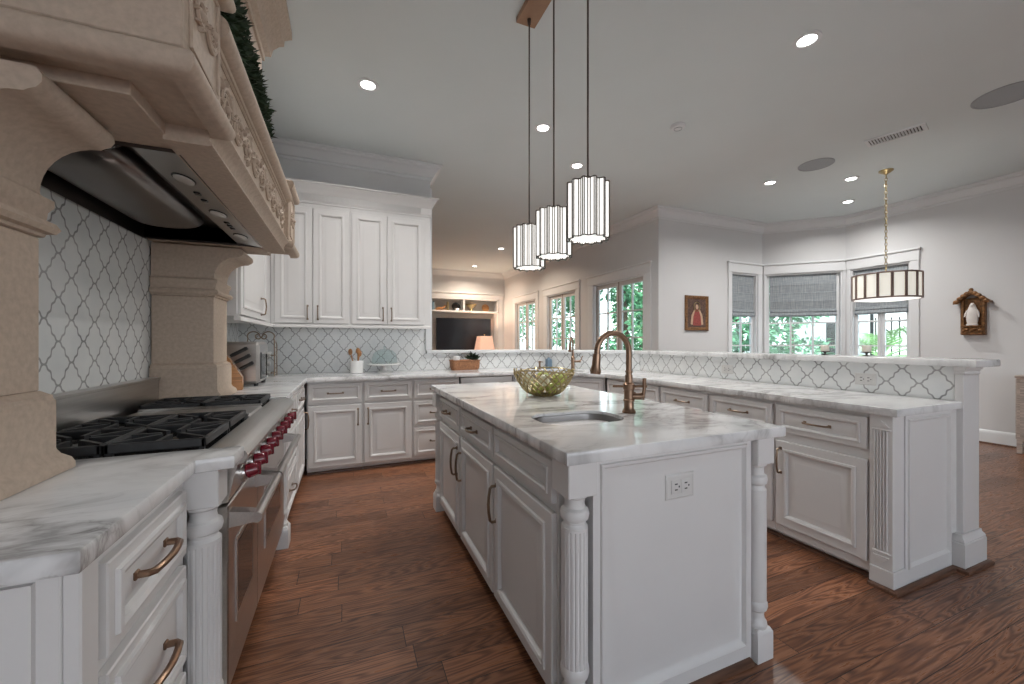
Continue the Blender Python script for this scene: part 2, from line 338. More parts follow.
# crown mouldings
crown = [(0, CH - .15), (.012, CH - .15), (.016, CH - .125), (.03, CH - .12), (.05, CH - .085), (.075, CH - .05), (.10, CH - .04), (.105, CH - .018), (.12, CH - .015), (.12, CH - .001), (0, CH - .001)]
struct(MB().sweep(crown, [(-1.0, 4.48), (.87, 4.48), (.87, 4.86)]), 'trim_1', 'trim')
struct(MB().sweep(crown, [(-1.0, 10.7), (FX, 10.7), (FX, 4.55), pB, pC, (7.25, -3)]), 'trim_2', 'trim')
base = [(0, 0), (.018, 0), (.018, .13), (.014, .15), (.006, .165), (0, .17)]
struct(MB().sweep(base, [(FX, 10.7), (FX, 4.55), pB, pC, (7.25, -3)]), 'baseboard_right', 'trim')
struct(MB().sweep([(.018, 0), (.034, 0), (.032, .012), (.022, .02), (.018, .02)], [(FX, 4.55), pB, pC, (7.25, -3)]), 'trim_3', 'shoe')

# tile backsplashes (thin slabs with metric uv)
def tile(name, p0, p1, z0, z1, off=(0, 0), t=.008):
    p0 = Vector(p0); p1 = Vector(p1); d = (p1 - p0).normalized(); n_ = Vector((d.y, -d.x)) * t
    mb = MB().prism([(p0.x, p0.y), (p1.x, p1.y), (p1.x + n_.x, p1.y + n_.y), (p0.x + n_.x, p0.y + n_.y)], z0, z1)
    mb.uv = lambda v: ((Vector((v[0], v[1])) - p0).dot(d) + off[0], v[2] + off[1])
    return struct(mb, name, 'tile')
zoff = -.997
tile('backsplash_range', (-1.0, 1.25), (-1.0, 2.9), .90, 1.86, (.0, zoff))
tile('backsplash_left', (-1.0, 2.9), (-1.0, 4.73), .914, 1.44, (.0, zoff))
tile('backsplash_back', (-1.0, 4.73), (.87, 4.73), .914, 1.44, (.03, zoff))
tile('backsplash_ledge', (.87, 4.73), (2.08, 4.73), .914, 1.105, (.05, zoff))
tile('backsplash_corner', (2.08, 4.73), (3.14, 3.67), .914, 1.105, (0, zoff))
tile('backsplash_bar', (3.14, 3.67), (3.14, 1.100), .914, 1.105, (-.02, zoff))

# ------------------------------------------------------------------ windows
def window(n, p0, p1, z0, z1, casing=.10, sashes=2, cols=2, rows=4, dark=True, head=True, cl=None, cr=None, inset=.05):
    p0 = Vector(p0); p1 = Vector(p1); d = (p1 - p0).normalized(); L = (p1 - p0).length
    rz = math.atan2(d.y, d.x)
    w = bpy.data.objects.new('window_%d' % n, None); C_.objects.link(w); w.location = (p0.x, p0.y, 0); w.rotation_euler = (0, 0, rz); w['kind'] = 'structure'
    cl = casing if cl is None else cl; cr = casing if cr is None else cr
    mb = MB()
    if cl: mb.box(-cl, -.004, -.022, -.002, z0 - .02, z1 + .005, .004)
    if cr: mb.box(L + .004, L + cr, -.022, -.002, z0 - .02, z1 + .005, .004)
    mb.box(-cl - .005, L + cr + .005, -.026, -.002, z1 + .005, z1 + .15, .004).box(-cl - .02, L + cr + .02, -.045, -.002, z1 + .15, z1 + .18, .006)
    mb.box(-cl - .01, L + cr + .01, -.05, -.002, z0 - .05, z0 - .02, .006)
    # jamb liner
    mb.box(0, .018, 0, .115, z0, z1).box(L - .018, L, 0, .115, z0, z1).box(.018, L - .018, 0, .115, z1 - .018, z1).box(.018, L - .018, 0, .115, z0, z0 + .018)
    mb.build('window_casing', 'trim', w)
    sw = (L - .036) / sashes
    for k in range(sashes):
        a = .018 + k * sw; st = .07 if dark else .045; fr = MB(); y0, y1 = inset, inset + .04
        fr.box(a + .004, a + st, y0, y1, z0 + .02, z1 - .02, .004).box(a + sw - st, a + sw - .004, y0, y1, z0 + .02, z1 - .02, .004)
        fr.box(a + st, a + sw - st, y0, y1, z1 - .02 - st, z1 - .02).box(a + st, a + sw - st, y0, y1, z0 + .02, z0 + .02 + st)
        gx0, gx1, gz0, gz1 = a + st, a + sw - st, z0 + .02 + st, z1 - .02 - st
        for i in range(1, cols): x = gx0 + (gx1 - gx0) * i / cols; fr.box(x - .011, x + .011, y0 + .004, y1 - .004, gz0, gz1)
        for i in range(1, rows): z = gz0 + (gz1 - gz0) * i / rows; fr.box(gx0, gx1, y0 + .005, y1 - .005, z - .011, z + .011)
        so = fr.build('sash', 'sash' if dark else 'trim', w)
        B(gx0 - .005, gx1 + .005, y0 + .016, y0 + .022, gz0 - .005, gz1 + .005).build('pane', 'glass', so)
        if dark:
            MB().box(a - .003, a + .004, y0 - .006, y1, z0 + .02, z1 - .02).box(a + sw - .004, a + sw + .003, y0 - .006, y1, z0 + .02, z1 - .02).build('weatherstrip', 'sash_dark', so)
    return w
for k, (a, b) in enumerate(fam): window(k + 1, (FX, b), (FX, a), Z0w, Z1w, .17, 2, 2, 4, True)
window(4, (5.72, 4.55), (6.32, 4.55), BZ0, BZ1, .085, 1, 2, 4, False, cr=.10)
q = .05 / math.sqrt(2)
window(5, (6.45 + q, 4.55 - q), (7.25 - q, 3.75 + q), BZ0, BZ1, .03, 1, 3, 4, False)
window(6, (7.25, 3.68), (7.25, 2.98), BZ0, BZ1, .10, 2, 1, 4, False, cl=.05)
def shade(label, p0, p1, zt, zb):
    p0 = Vector(p0); p1 = Vector(p1); d = (p1 - p0).normalized(); L = (p1 - p0).length
    t = thing('roman_shade', label, 'window shade', (p0.x, p0.y, zb), math.atan2(d.y, d.x), 'grey roman shades in the bay'); t.location.z = 0
    prof = [(.02, zt), (.012, zt - .02)]; z = zt - .02; k = 0
    while z > zb + .14: z -= .12; prof += [(.010 + .004 * (k % 2), z), (.006, z - .012), (.010, z - .014)]; z -= .014; k += 1
    prof += [(-.004, zb + .10), (-.012, zb + .075), (.004, zb + .07), (-.010, zb + .05), (-.018, zb + .02), (-.008, zb), (.012, zb)]
    outer = prof + [(.030, zb), (.030, zt)]
    MB().prism_x([(y, z) for y, z in outer], .025, L - .025).build('fabric', 'linen', t, 25)
    B(.02, L - .02, .004, .035, zt, zt + .03, .004).build('headrail', 'linen', t)
    return t
shade('narrow grey roman shade on the small window beside the painting wall', (5.735, 4.57), (6.305, 4.57), 2.325, 1.66)
q = .09 / math.sqrt(2); u_ = .014
shade('wide grey roman shade on the angled middle bay window', (6.45 + q + u_, 4.55 - q + u_), (7.25 - q + u_, 3.75 + q + u_), 2.325, 1.66)
shade('grey roman shade behind the drum chandelier', (7.27, 3.665), (7.27, 2.995), 2.325, 1.66)

# ------------------------------------------------------------------ cabinet parts
DOOR = [(0, 0), (0, .017), (.003, .020), (.046, .020), (.048, .027), (.058, .029), (.067, .024), (.073, .009), (.080, .008), (.116, .019), (.118, .019)]
DRAW = [(0, 0), (0, .017), (.003, .020), (.026, .020), (.028, .026), (.035, .027), (.041, .023), (.045, .011), (.050, .011), (.060, .015)]
def pull(parent, x, z, y, L=.13, vert=True, mat='pewter', r=.0055):
    mb = MB(); h = L / 2; o = .032
    P = (lambda a, out: (x, y - out, z + a)) if vert else (lambda a, out: (x + a, y - out, z))
    for e in (-1, 1):
        p = P(e * h, 0); mb.box(p[0] - .009, p[0] + .009, y - .006, y, p[2] - .009, p[2] + .009, .002)
    path = [P(-h, 0), P(-h, o * .75), P(-h * .9, o), P(-h * .45, o + .005), P(0, o + .007), P(h * .45, o + .005), P(h * .9, o), P(h, o * .75), P(h, 0)]
    mb.tube(path, r, 8)
    return mb.build('pull', mat, parent)
def door(t, x0, x1, z0, z1, pull_at=None, y=0, pl=.15, name='door', mat='cab', pz=None):
    d = MB().panel(x0, x1, z0, z1, y, DOOR).build(name, mat, t)
    if pull_at is not None: pull(d, pull_at, (z1 - .12) if pz is None else pz, y - .02, pl)
    return d
def drawer(t, x0, x1, z0, z1, y=0, n=1, pl=.13):
    d = MB().panel(x0, x1, z0, z1, y, DRAW if z1 - z0 > .12 else [(i * .8, o) for i, o in DRAW]).build('drawer', 'cab', t)
    for k in range(n): pull(d, x0 + (x1 - x0) * (k + 1) / (n + 1), (z0 + z1) / 2, y - .015, pl, False)
    return d
TK = .05
def carcass(t, w, dep, z0=TK, z1=.872, toe=True, shoe=True):
    mb = B(0, w, .001, dep, z0, z1, .002)
    if toe: mb.box(0.001, w - .001, .05, dep, .0, z0)
    mb.build('carcass', 'cab', t)
    if shoe and toe: MB().prism_x([(.05, 0), (.028, 0), (.03, .014), (.04, .02), (.05, .02)], 0.001, w - .001).build('shoe_moulding', 'shoe', t)
def column(parent, cx, cy, w=.086, name='corner_post', flute=True, z1=.873, rs=.46):
    p = MB(); h = w / 2
    p.box(cx - h, cx + h, cy - h, cy + h, .765, z1, .003)
    r = w * rs
    prof = [(r * .96, .766), (r * .98, .757), (r * .78, .750), (r * .74, .735), (r * .80, .722), (r * 1.02, .715), (r * 1.10, .700), (r * 1.02, .686), (r * .82, .680), (r * .82, .672), (r * .96, .662)]
    p.lathe(prof, cx, cy, 40)
    nf = 18
    fl = (lambda u, z: 1 - (.075 * max(0, math.cos(2 * PI * u * nf)) if .24 < z < .65 else 0)) if flute else None
    p.lathe([(r, .662), (r, .652), (r * .999, .648), (r * .999, .245), (r, .242), (r, .226)], cx, cy, nf * 8, fl)
    p.lathe([(r * .95, .226), (r * 1.08, .215), (r * 1.10, .203), (r * 1.02, .190), (r * .80, .182), (r * .78, .165), (r * .84, .150), (r * 1.02, .140), (r * 1.05, .130), (r * .98, .118)], cx, cy, 40)
    hb = h * (1.08 if rs > .43 else .93)
    p.loft([[(cx + a * k, cy + b * k, z) for a, b in ((-hb, -hb), (hb, -hb), (hb, hb), (-hb, hb))] for k, z in ((1, .0), (1, .105), (.97, .108), (.80, .122))])
    return p.build(name, 'cab', parent, 30)

# ------------------------------------------------------------------ island (built in world coordinates)
isl = thing('kitchen_island', 'white panelled kitchen island with fluted corner posts and oak floor under it', 'kitchen island', (1.1, 2.0, 0))
def W(mb, name, mat, parent, smooth=35, lab=None):       # world-coordinate part under a thing placed without rotation
    o = mb.build(name, mat, None, smooth, tuple(parent.location) if parent.parent is None else tuple(Vector(parent.location) + parent.parent.location))
    wl_ = Vector(o.location); par = parent; off = Vector(par.location) if par.parent is None else Vector(par.location) + par.parent.location
    o.parent = parent; o.location = wl_ - off
    if lab: o['label'] = lab
    return o
ix0, ix1, iy0, iy1 = .648, 1.535, 1.085, 2.985
body = B(ix0, ix1, 1.152, 2.886, .05, .70, .002).box(ix0, ix1, 1.66, 2.886, .70, .873).box(ix0, ix1, 1.152, 1.32, .70, .873).box(ix0, .70, 1.32, 1.66, .70, .873).box(1.16, ix1, 1.32, 1.66, .70, .873).box(.727, 1.455, iy0, iy1, .05, .8728); body.box(ix0 + .06, ix1 - .06, iy0 + .02, iy1 - .05, 0, .05)
W(body, 'carcass', 'cab', isl)
# end panel with bolection moulding (faces -Y)
ep = MB()
rings = [((0, 0, 0, 0), 0), ((0, 0, 0, 0), .014), ((.026, .026, .06, .022), .014), ((.029, .029, .063, .025), .022), ((.038, .038, .072, .034), .022), ((.046, .046, .084, .042), .008), ((.058, .058, .098, .054), .004), ((.10, .10, .15, .09), .010)]
x0, x1, z0, z1 = .727, 1.455, .004, .872
ep.loft([[(x0 + a, iy0 - d, z0 + c), (x1 - b, iy0 - d, z0 + c), (x1 - b, iy0 - d, z1 - e), (x0 + a, iy0 - d, z1 - e)] for (a, b, c, e), d in rings])
W(ep, 'end_panel', 'cab', isl)
W(MB().prism_x([(iy0 - .014, 0), (iy0 - .036, 0), (iy0 - .034, .014), (iy0 - .024, .02), (iy0 - .014, .02)], .715, 1.445), 'shoe_moulding', 'shoe', isl)
for cx, cy in ((.671, 1.092), (1.506, 1.092), (.655, 2.945), (1.505, 2.945)):
    o = column(None, cx - 1.1, cy - 2.0, .106 if cx < 1 else .094, flute=cx < 1, rs=.40 if cx < 1 else .42); o.parent = isl
# left fronts: an empty helper frame is avoided; build fronts in local frame then rotate the mesh into place
def face_mesh(mb, ox, oy, rz):       # move a local front (facing -y) to world
    c, s = math.cos(rz), math.sin(rz); mb.v = [(ox + x * c - y * s, oy + x * s + y * c, z) for x, y, z in mb.v]; return mb
def wpull(parent, root, x, z, y, L, vert, ox, oy, rz):
    mb = MB(); h = L / 2; o = .034
    P = (lambda a, out: (x, y - out, z + a)) if vert else (lambda a, out: (x + a, y - out, z))
    for e in (-1, 1):
        p = P(e * h, 0); mb.box(p[0] - .010, p[0] + .010, y - .007, y, p[2] - .010, p[2] + .010, .002)
    mb.tube([P(-h, 0), P(-h, o * .75), P(-h * .9, o), P(-h * .45, o + .006), P(0, o + .008), P(h * .45, o + .006), P(h * .9, o), P(h, o * .75), P(h, 0)], .0065, 8)
    q = face_mesh(mb, ox, oy, rz).build('pull', 'pewter', None, 35); q.parent = parent; q.matrix_parent_inverse = Matrix.Identity(4)
    q.location = -Vector(root.location) ; return q
def wfront(root, ox, oy, rz, x0, x1, z0, z1, kind, pulls):
    mb = face_mesh(MB().panel(x0, x1, z0, z1, 0, DOOR if kind == 'door' else DRAW), ox, oy, rz)
    d = mb.build(kind, 'cab', None, 35); d.parent = root; d.location = -Vector(root.location)
    for (px_, pz_, L, v) in pulls:
        q = wpull(d, root, px_, pz_, -.02, L, v, ox, oy, rz); q.location = (0, 0, 0)
    return d
# island left face looks -X: local x runs -Y; origin at y=2.90
IO = (ix0, 2.90, R_(-90))
yy = lambda y: 2.90 - y
for a, b, pd, pp in ((2.87, 2.335, True, 2.375), (2.305, 1.745, True, 2.255), (1.725, 1.165, False, 1.68)):
    wfront(isl, *IO, yy(a), yy(b), .705, .848, 'drawer', [(yy((a + b) / 2), .775, .10, False)] if pd else [])
    wfront(isl, *IO, yy(a), yy(b), .075, .672, 'door', [(yy(pp), .515, .16, True)])

# slabs with eased edges
def slab(poly, z0, z1, e=.006, hole=None):
    mb = MB(); n = len(poly)
    def inset(k):
        out = []
        for i in range(n):
            p = Vector(poly[i]); a = Vector(poly[i - 1]); b = Vector(poly[(i + 1) % n]); d1 = (p - a).normalized(); d2 = (b - p).normalized()
            m = Vector((-d1.y, d1.x)) + Vector((-d2.y, d2.x)); m = m / max(.2, m.dot(Vector((-d1.y, d1.x)))); out.append((p.x + m.x * k, p.y + m.y * k))
        return out
    i1 = inset(e); i2 = inset(e * .3)
    rings = [[(x, y, z0) for x, y in i1], [(x, y, z0 + e * .3) for x, y in i2], [(x, y, z0 + e) for x, y in poly], [(x, y, z1 - e) for x, y in poly], [(x, y, z1 - e * .3) for x, y in i2], [(x, y, z1) for x, y in i1]]
    if hole is None: return mb.loft(rings)
    mb.loft(rings, False, False)
    hc = (sum(p[0] for p in hole) / len(hole), sum(p[1] for p in hole) / len(hole)); top_hole = hole
    for z in (z0, z1):
        hole = top_hole if z == z1 else [(hc[0] + (x - hc[0]) * 1.12, hc[1] + (y - hc[1]) * 1.12) for x, y in top_hole]
        bm = bmesh.new(); es = []
        for loop in (i1, hole):
            vs = [bm.verts.new((x, y, z)) for x, y in loop]
            es += [bm.edges.new((vs[i], vs[(i + 1) % len(vs)])) for i in range(len(vs))]
        bmesh.ops.triangle_fill(bm, use_beauty=False, use_dissolve=False, edges=es)
        bm.verts.index_update(); 
        def inside(p):
            c = False
            for i in range(len(hole)):
                (xa, ya), (xb, yb) = hole[i], hole[i - 1]
                if (ya > p.y) != (yb > p.y) and p.x < (xb - xa) * (p.y - ya) / (yb - ya) + xa: c = not c
            return c
        mb.add([tuple(v.co) for v in bm.verts], [tuple(v.index for v in f.verts) for f in bm.faces if not inside(f.calc_center_median())]); bm.free()
    big = [(hc[0] + (x - hc[0]) * 1.12, hc[1] + (y - hc[1]) * 1.12) for x, y in hole]
    mb.loft([[(x, y, z0) for x, y in big], [(x, y, z1 - .014) for x, y in big], [(x, y, z1 - .012) for x, y in hole], [(x, y, z1) for x, y in hole]], False, False)
    return mb
def rrect(x0, x1, y0, y1, r, n=6):
    out = []
    for cx, cy, a in ((x1 - r, y1 - r, 0), (x0 + r, y1 - r, 90), (x0 + r, y0 + r, 180), (x1 - r, y0 + r, 270)):
        out += [(cx + r * math.cos(R_(a + 90 * k / n)), cy + r * math.sin(R_(a + 90 * k / n))) for k in range(n + 1)]
    return out
sinkh = rrect(.735, 1.125, 1.355, 1.625, .10)
o = slab([(.600, 1.018), (1.578, 1.018), (1.578, 3.04), (.600, 3.04)], .874, .914, .006, sinkh).build('island_countertop', 'marble', None, 30, (1.1, 2.0, .874))
tag(o, 'thick white marble worktop with grey veins on the island', 'countertop')
# undermount sink
t = thing('undermount_sink', 'small stainless bar sink set into the island marble', 'sink', (.93, 1.49, .7))
def ringz(k, z): return [(.93 + (x - .93) * k, 1.49 + (y - 1.49) * k, z) for x, y in sinkh]
W(MB().loft([ringz(1.06, .8995), ringz(1.01, .8995), ringz(.99, .885), ringz(.95, .74), ringz(.86, .722), ringz(.2, .716)], False, True), 'basin', 'sink_steel', t)
W(MB().lathe([(.045, .7165), (.045, .7195), (.032, .7205), (.028, .7185), (.001, .7185)], .93, 1.49, 24), 'drain', 'steel_dark', t)
# island faucet
t = thing('bridge_faucet', 'bronze gooseneck pull-down faucet on the island beside the bar sink', 'faucet', (1.215, 1.50, .914))
fb = MB().lathe([(.030, .9145), (.031, .920), (.027, .928), (.0225, .935), (.0225, .965), (.026, .968), (.026, .975), (.0225, .978), (.0225, 1.02), (.026, 1.023), (.027, 1.045), (.022, 1.05), (.018, 1.055), (.017, 1.09)], 1.215, 1.50, 24)
fb.tube([(1.215, 1.50, .99), (1.262, 1.47, .99)], .0155, 12)
W(fb, 'faucet_body', 'bronze', t)
arc = [(1.215, 1.50, 1.06), (1.215, 1.50, 1.12)] + [(1.127 + .088 * math.cos(R_(a)), 1.50, 1.195 + .088 * math.sin(R_(a))) for a in range(0, 175, 10)]
W(MB().tube(arc, .0135, 14).lathe([(.0165, 1.10), (.0175, 1.104), (.0165, 1.108)], 1.215, 1.50, 20), 'neck', 'bronze', t)
a0 = Vector(arc[-1]); dr = Vector((-.10, 0, -1)).normalized()
W(MB().tube([a0, a0 + dr * .02, a0 + dr * .022, a0 + dr * .075, a0 + dr * .10, a0 + dr * .102, a0 + dr * .112], [.0135, .0135, .018, .019, .026, .024, .023], 16), 'spray_head', 'bronze', t)
W(MB().tube([(1.262, 1.47, .99), (1.270, 1.465, .992)], .018, 14).tube([(1.268, 1.466, .985), (1.272, 1.463, 1.02), (1.273, 1.462, 1.075)], [.008, .0075, .0095], 10), 'lever', 'bronze', t)
W(MB().tube([(1.150, 1.535, 1.036), (1.285, 1.46, 1.036)], .006, 8), 'cross_bar', 'bronze', t)
# wire bowl with fruit
BX, BY = 1.125, 2.19
t = thing('wire_bowl', 'woven gold wire fruit bowl on the island worktop', 'bowl', (BX, BY, .914))
def bowl_r(z): return .065 + .12 * ((z - .92) / .145) ** .5 if z > .92 else .065
mb = MB()
for k in range(22):
    for sg in (-1, 1):
        mb.tube([(BX + bowl_r(.92 + .145 * i / 10) * math.cos(2 * PI * k / 22 + sg * i * .085), BY + bowl_r(.92 + .145 * i / 10) * math.sin(2 * PI * k / 22 + sg * i * .085), .92 + .145 * i / 10 + (.012 * math.sin(4 * PI * k / 22 + i * .1) * i / 10)) for i in range(11)], .0042, 6)
W(mb, 'wire_lattice', 'gold', t)
W(MB().tube([(BX + .186 * math.cos(2 * PI * i / 40), BY + .186 * math.sin(2 * PI * i / 40), 1.065 + .010 * math.sin(4 * PI * i / 40)) for i in range(40)], .004, 6, True), 'rim', 'gold', t)
W(MB().lathe([(.066, .9145), (.068, .919), (.066, .924), (.060, .924), (.060, .9145)], BX, BY, 30), 'foot_ring', 'gold', t)
k = 0
for (dx, dy, dz, r, mt, lb) in ((-.06, -.035, .965, .036, 'apple', 'green apple low at the left of the wire bowl'), (.02, -.06, .965, .037, 'apple', 'green apple low at the front of the wire bowl'), (.07, .0, .97, .036, 'pale', 'pale fruit low at the right of the wire bowl'), (.0, .05, .968, .036, 'apple', 'green apple at the back of the wire bowl'),
        (-.10, .02, 1.015, .036, 'pale', 'pale fruit resting against the left rim of the wire bowl'), (-.045, -.085, 1.018, .037, 'pale', 'pale fruit at the front left of the wire bowl'), (.05, -.09, 1.02, .036, 'apple', 'green apple at the front right of the wire bowl'), (.105, -.03, 1.022, .036, 'apple', 'green apple by the right rim of the wire bowl'), (-.01, -.01, 1.028, .037, 'apple', 'green apple on top in the middle of the wire bowl')):
    th = thing('green_apple' if mt == 'apple' else 'pale_apple', lb, 'fruit', (BX + dx, BY + dy, dz - r), 0, 'fruit in the wire bowl')
    MB().lathe([(.001, .004), (r * .5, .001), (r * .85, r * .4), (r, r * 1.05), (r * .85, r * 1.6), (r * .45, r * 1.85), (r * .12, r * 1.75), (.001, r * 1.7)], 0, 0, 16).build('flesh', mt, th, 60)
    MB().tube([(0, 0, r * 1.7), (.004, .002, r * 2.05)], .0018, 5).build('stem', 'bark', th)
# outlets
def outlet(label, loc, rz, w=.132, h=.088):
    t = thing('wall_outlet', label, 'outlet', loc, rz, 'duplex wall outlets')
    MB().panel(-w / 2, w / 2, -h / 2, h / 2, 0, [(0, 0), (0, .003), (.006, .007), (.008, .007), (.0081, .006), (.012, .006)]).build('cover_plate', 'outlet', t)
    for s in (-1, 1):
        f = MB().panel(s * w * .17 - .021, s * w * .17 + .021, -.024, .024, -.006, [(0, 0), (0, .002), (.002, .003)]).build('socket', 'outlet', t)
        m2 = MB()
        for dz in (-.010, .010): m2.box(s * w * .17 - .006, s * w * .17 + .006, -.0098, -.0088, dz - .002, dz + .002)
        m2.box(s * w * .17 + .011, s * w * .17 + .016, -.0098, -.0088, -.003, .003)
        m2.build('slots', 'slot', f)
    return t
outlet('pale duplex outlet on the end panel of the island', (1.092, 1.076, .733), 0)
outlet('white duplex outlet in the tiled bar front nearest the end post', (3.131, 1.51, 1.00), R_(-90), .115, .075)
outlet('white duplex outlet far along the tiled bar front', (3.131, 2.53, 1.00), R_(-90), .115, .075)
# ------------------------------------------------------------------ back run, dishwasher, corner, peninsula
FY = 4.12
def base_unit(label, loc, rz, w, doors=None, drawers=(), dep=.59, hinge='l', z_door=(.075, .645), group='white base cabinets', shoe=True, dr_n=1):
    t = thing('base_cabinet', label, 'cabinet', loc, rz, group)
    carcass(t, w, dep, shoe=shoe)
    for z0, z1 in drawers: drawer(t, .012, w - .012, z0, z1, n=dr_n)
    if doors == 1: door(t, .012, w - .012, z_door[0], z_door[1], w - .045 if hinge == 'l' else .045)
    if doors == 2:
        door(t, .012, w / 2 - .004, z_door[0], z_door[1], w / 2 - .04); door(t, w / 2 + .004, w - .012, z_door[0], z_door[1], w / 2 + .04)
    return t
base_unit('white base cabinet at the inside corner by the range, drawer over one door', (-.335, FY, 0), 0, .487, 1, [(.67, .852)], hinge='l')
base_unit('white base cabinet under the utensil crock and cake stand, drawer over one door', (.153, FY, 0), 0, .472, 1, [(.67, .852)], hinge='r')
base_unit('white stack of three drawers beside the dishwasher', (.626, FY, 0), 0, .484, None, [(.67, .852), (.40, .64), (.09, .37)])
t = thing('dishwasher', 'stainless dishwasher built in beside the drawer stack behind the island', 'dishwasher', (1.115, FY, 0))
B(.003, .60, .01, .57, .09, .87, .002).build('tub', 'steel_dark', t)
B(.006, .597, -.02, .01, .11, .79, .004).build('door_panel', 'steel', t); B(.006, .597, -.024, .01, .793, .865, .004).build('control_strip', 'steel', t)
hd = MB(); hd.tube([(.06, -.055, .76), (.54, -.055, .76)], .010, 10).box(.07, .09, -.055, -.02, .752, .768).box(.51, .53, -.055, -.02, .752, .768); hd.build('door_handle', 'steel', t)
B(.01, .59, .05, .5, 0, .09).build('toe_plate', 'black', t)
base_unit('narrow white base cabinet between dishwasher and corner sink', (1.73, FY, 0), 0, .14, 1, [(.67, .852)])
# diagonal sink base: front from (1.87,4.12) to (2.51,3.46)
dl = math.hypot(.64, .66)
t = thing('corner_sink_cabinet', 'white angled cabinet under the corner sink', 'cabinet', (1.88, 4.12, 0), math.atan2(-.655, .635))
carcass(t, dl - .02, .52, z1=.735); B(0, dl - .02, .001, .03, .735, .872).build('front_rail', 'cab', t); drawer(t, .02, dl - .04, .67, .852, n=0); door(t, .02, dl / 2 - .01, .075, .645, dl / 2 - .05); door(t, dl / 2 - .006, dl - .04, .075, .645, dl / 2 + .04)
PX = 2.515
def pen(label, ya, yb, hinge):
    return base_unit(label, (PX, ya, 0), R_(-90), ya - yb, 1, [(.685, .850)], hinge=hinge, z_door=(.105, .628), dep=.575)
pen('white peninsula cabinet next to the corner sink, drawer over one door', 3.44, 2.68, 'r')
pen('white peninsula cabinet, second from the corner sink', 2.678, 2.178, 'l')
pen('white peninsula cabinet half hidden by the island corner', 2.176, 1.688, 'r')
pen('white peninsula cabinet nearest the end post, drawer over one raised-panel door', 1.686, 1.188, 'r')
# end of the peninsula: pilaster + end panel
t = thing('peninsula_end', 'white panelled end of the peninsula with a fluted corner pilaster', 'cabinet end', (2.8, 1.14, 0))
W(B(2.505, 3.070, 1.10, 1.186, .0, .873, .002), 'carcass', 'cab', t)
pil = MB(); pil.box(2.490, 2.60, 1.085, 1.187, 0, .10, .003)
W(pil, 'plinth_block', 'cab', t)
fl = MB()
# chamfered fluted pilaster on the corner: narrow face set back behind a pointed top and bottom
fl.box(2.497, 2.60, 1.092, 1.187, .10, .873, .002)
for k in range(5):
    yk = 1.165 - k * .0125
    fl.box(2.4905, 2.4975, yk - .004, yk + .004, .19, .795, .003)
fl.box(2.489, 2.498, 1.098, 1.175, .795, .805, .003).prism_x([(1.105, .815), (1.17, .815), (1.1375, .845)], 2.490, 2.498)
fl.box(2.489, 2.498, 1.098, 1.175, .175, .188, .004).prism_x([(1.105, .162), (1.17, .162), (1.1375, .125)], 2.490, 2.498)
W(fl, 'fluted_pilaster', 'cab', t)
ep = MB(); rings2 = [((0, 0, 0, 0), 0), ((0, 0, 0, 0), .012), ((.022, .022, .085, .02), .012), ((.025, .025, .088, .023), .020), ((.034, .034, .097, .032), .020), ((.042, .042, .108, .040), .006), ((.05, .05, .12, .05), .006)]
x0, x1, z0, z1 = 2.602, 3.072, .004, .872
ep.loft([[(x0 + a, 1.10 - d, z0 + c), (x1 - b, 1.10 - d, z0 + c), (x1 - b, 1.10 - d, z1 - e), (x0 + a, 1.10 - d, z1 - e)] for (a, b, c, e), d in rings2])
W(ep, 'end_panel', 'cab', t)
shp = [(0, 0), (.022, 0), (.020, .014), (.010, .02), (0, .02)]
W(MB().sweep([(-o_, z) for o_, z in shp], [(3.329, 1.20), (3.329, 1.037), (3.074, 1.037), (3.074, 1.084), (2.489, 1.084), (2.489, 1.185)]), 'shoe_moulding', 'shoe', t)
t = thing('end_post', 'square white post with stepped base at the end of the raised bar', 'post', (3.21, 1.14, 0))
W(B(3.125, 3.305, 1.060, 1.097, .19, 1.062, .003), 'shaft', 'cab', t)
W(B(3.074, 3.1245, 1.088, 1.097, .19, .872, .001), 'side_stile', 'cab', t)
W(MB().loft([[(3.075 + i, 1.038 + i, z), (3.328 - i, 1.038 + i, z), (3.328 - i, 1.097, z), (3.075 + i, 1.097, z)] for i, z in ((0, 0), (0, .145), (.004, .150), (.002, .156), (.006, .166), (.014, .176), (.016, .19))]), 'base_block', 'cab', t)
W(MB().loft([[(3.125 - i, 1.060 - i, z), (3.305 + i, 1.060 - i, z), (3.305 + i, 1.097, z), (3.125 - i, 1.097, z)] for i, z in ((0, 1.062), (.004, 1.066), (.004, 1.074), (.001, 1.078), (.012, 1.095), (.014, 1.104))]), 'cap', 'cab', t)
# worktop: L + diagonal + peninsula
poly = [(-.985, 2.735), (-.33, 2.735), (-.33, 4.055), (1.86, 4.055), (2.472, 3.425), (2.472, 1.065), (3.122, 1.065), (3.122, 3.672), (2.075, 4.72), (-.985, 4.72)]
csx, csy = 2.36, 3.92
hole = [(csx + .16 * a * .7071 + .115 * b * .7071, csy - .16 * a * .7071 + .115 * b * .7071) for a, b in [(math.copysign(abs(math.cos(q)) ** .6, math.cos(q)), math.copysign(abs(math.sin(q)) ** .6, math.sin(q))) for q in [2 * PI * i / 24 for i in range(24)]]]
o = slab(poly, .874, .914, .005, hole).build('perimeter_countertop', 'marble_soft', None, 30, (1.0, 3.5, .874))
tag(o, 'long white marble worktop along the back wall and peninsula', 'countertop')
t = thing('corner_sink', 'stainless sink in the corner worktop by the far faucet', 'sink', (csx, csy, .70))
def rh(k, z): return [(csx + (x - csx) * k, csy + (y - csy) * k, z) for x, y in hole]
W(MB().loft([rh(1.06, .8995), rh(1.01, .8995), rh(.985, .88), rh(.93, .76), rh(.3, .75)], False, True), 'basin', 'steel', t)
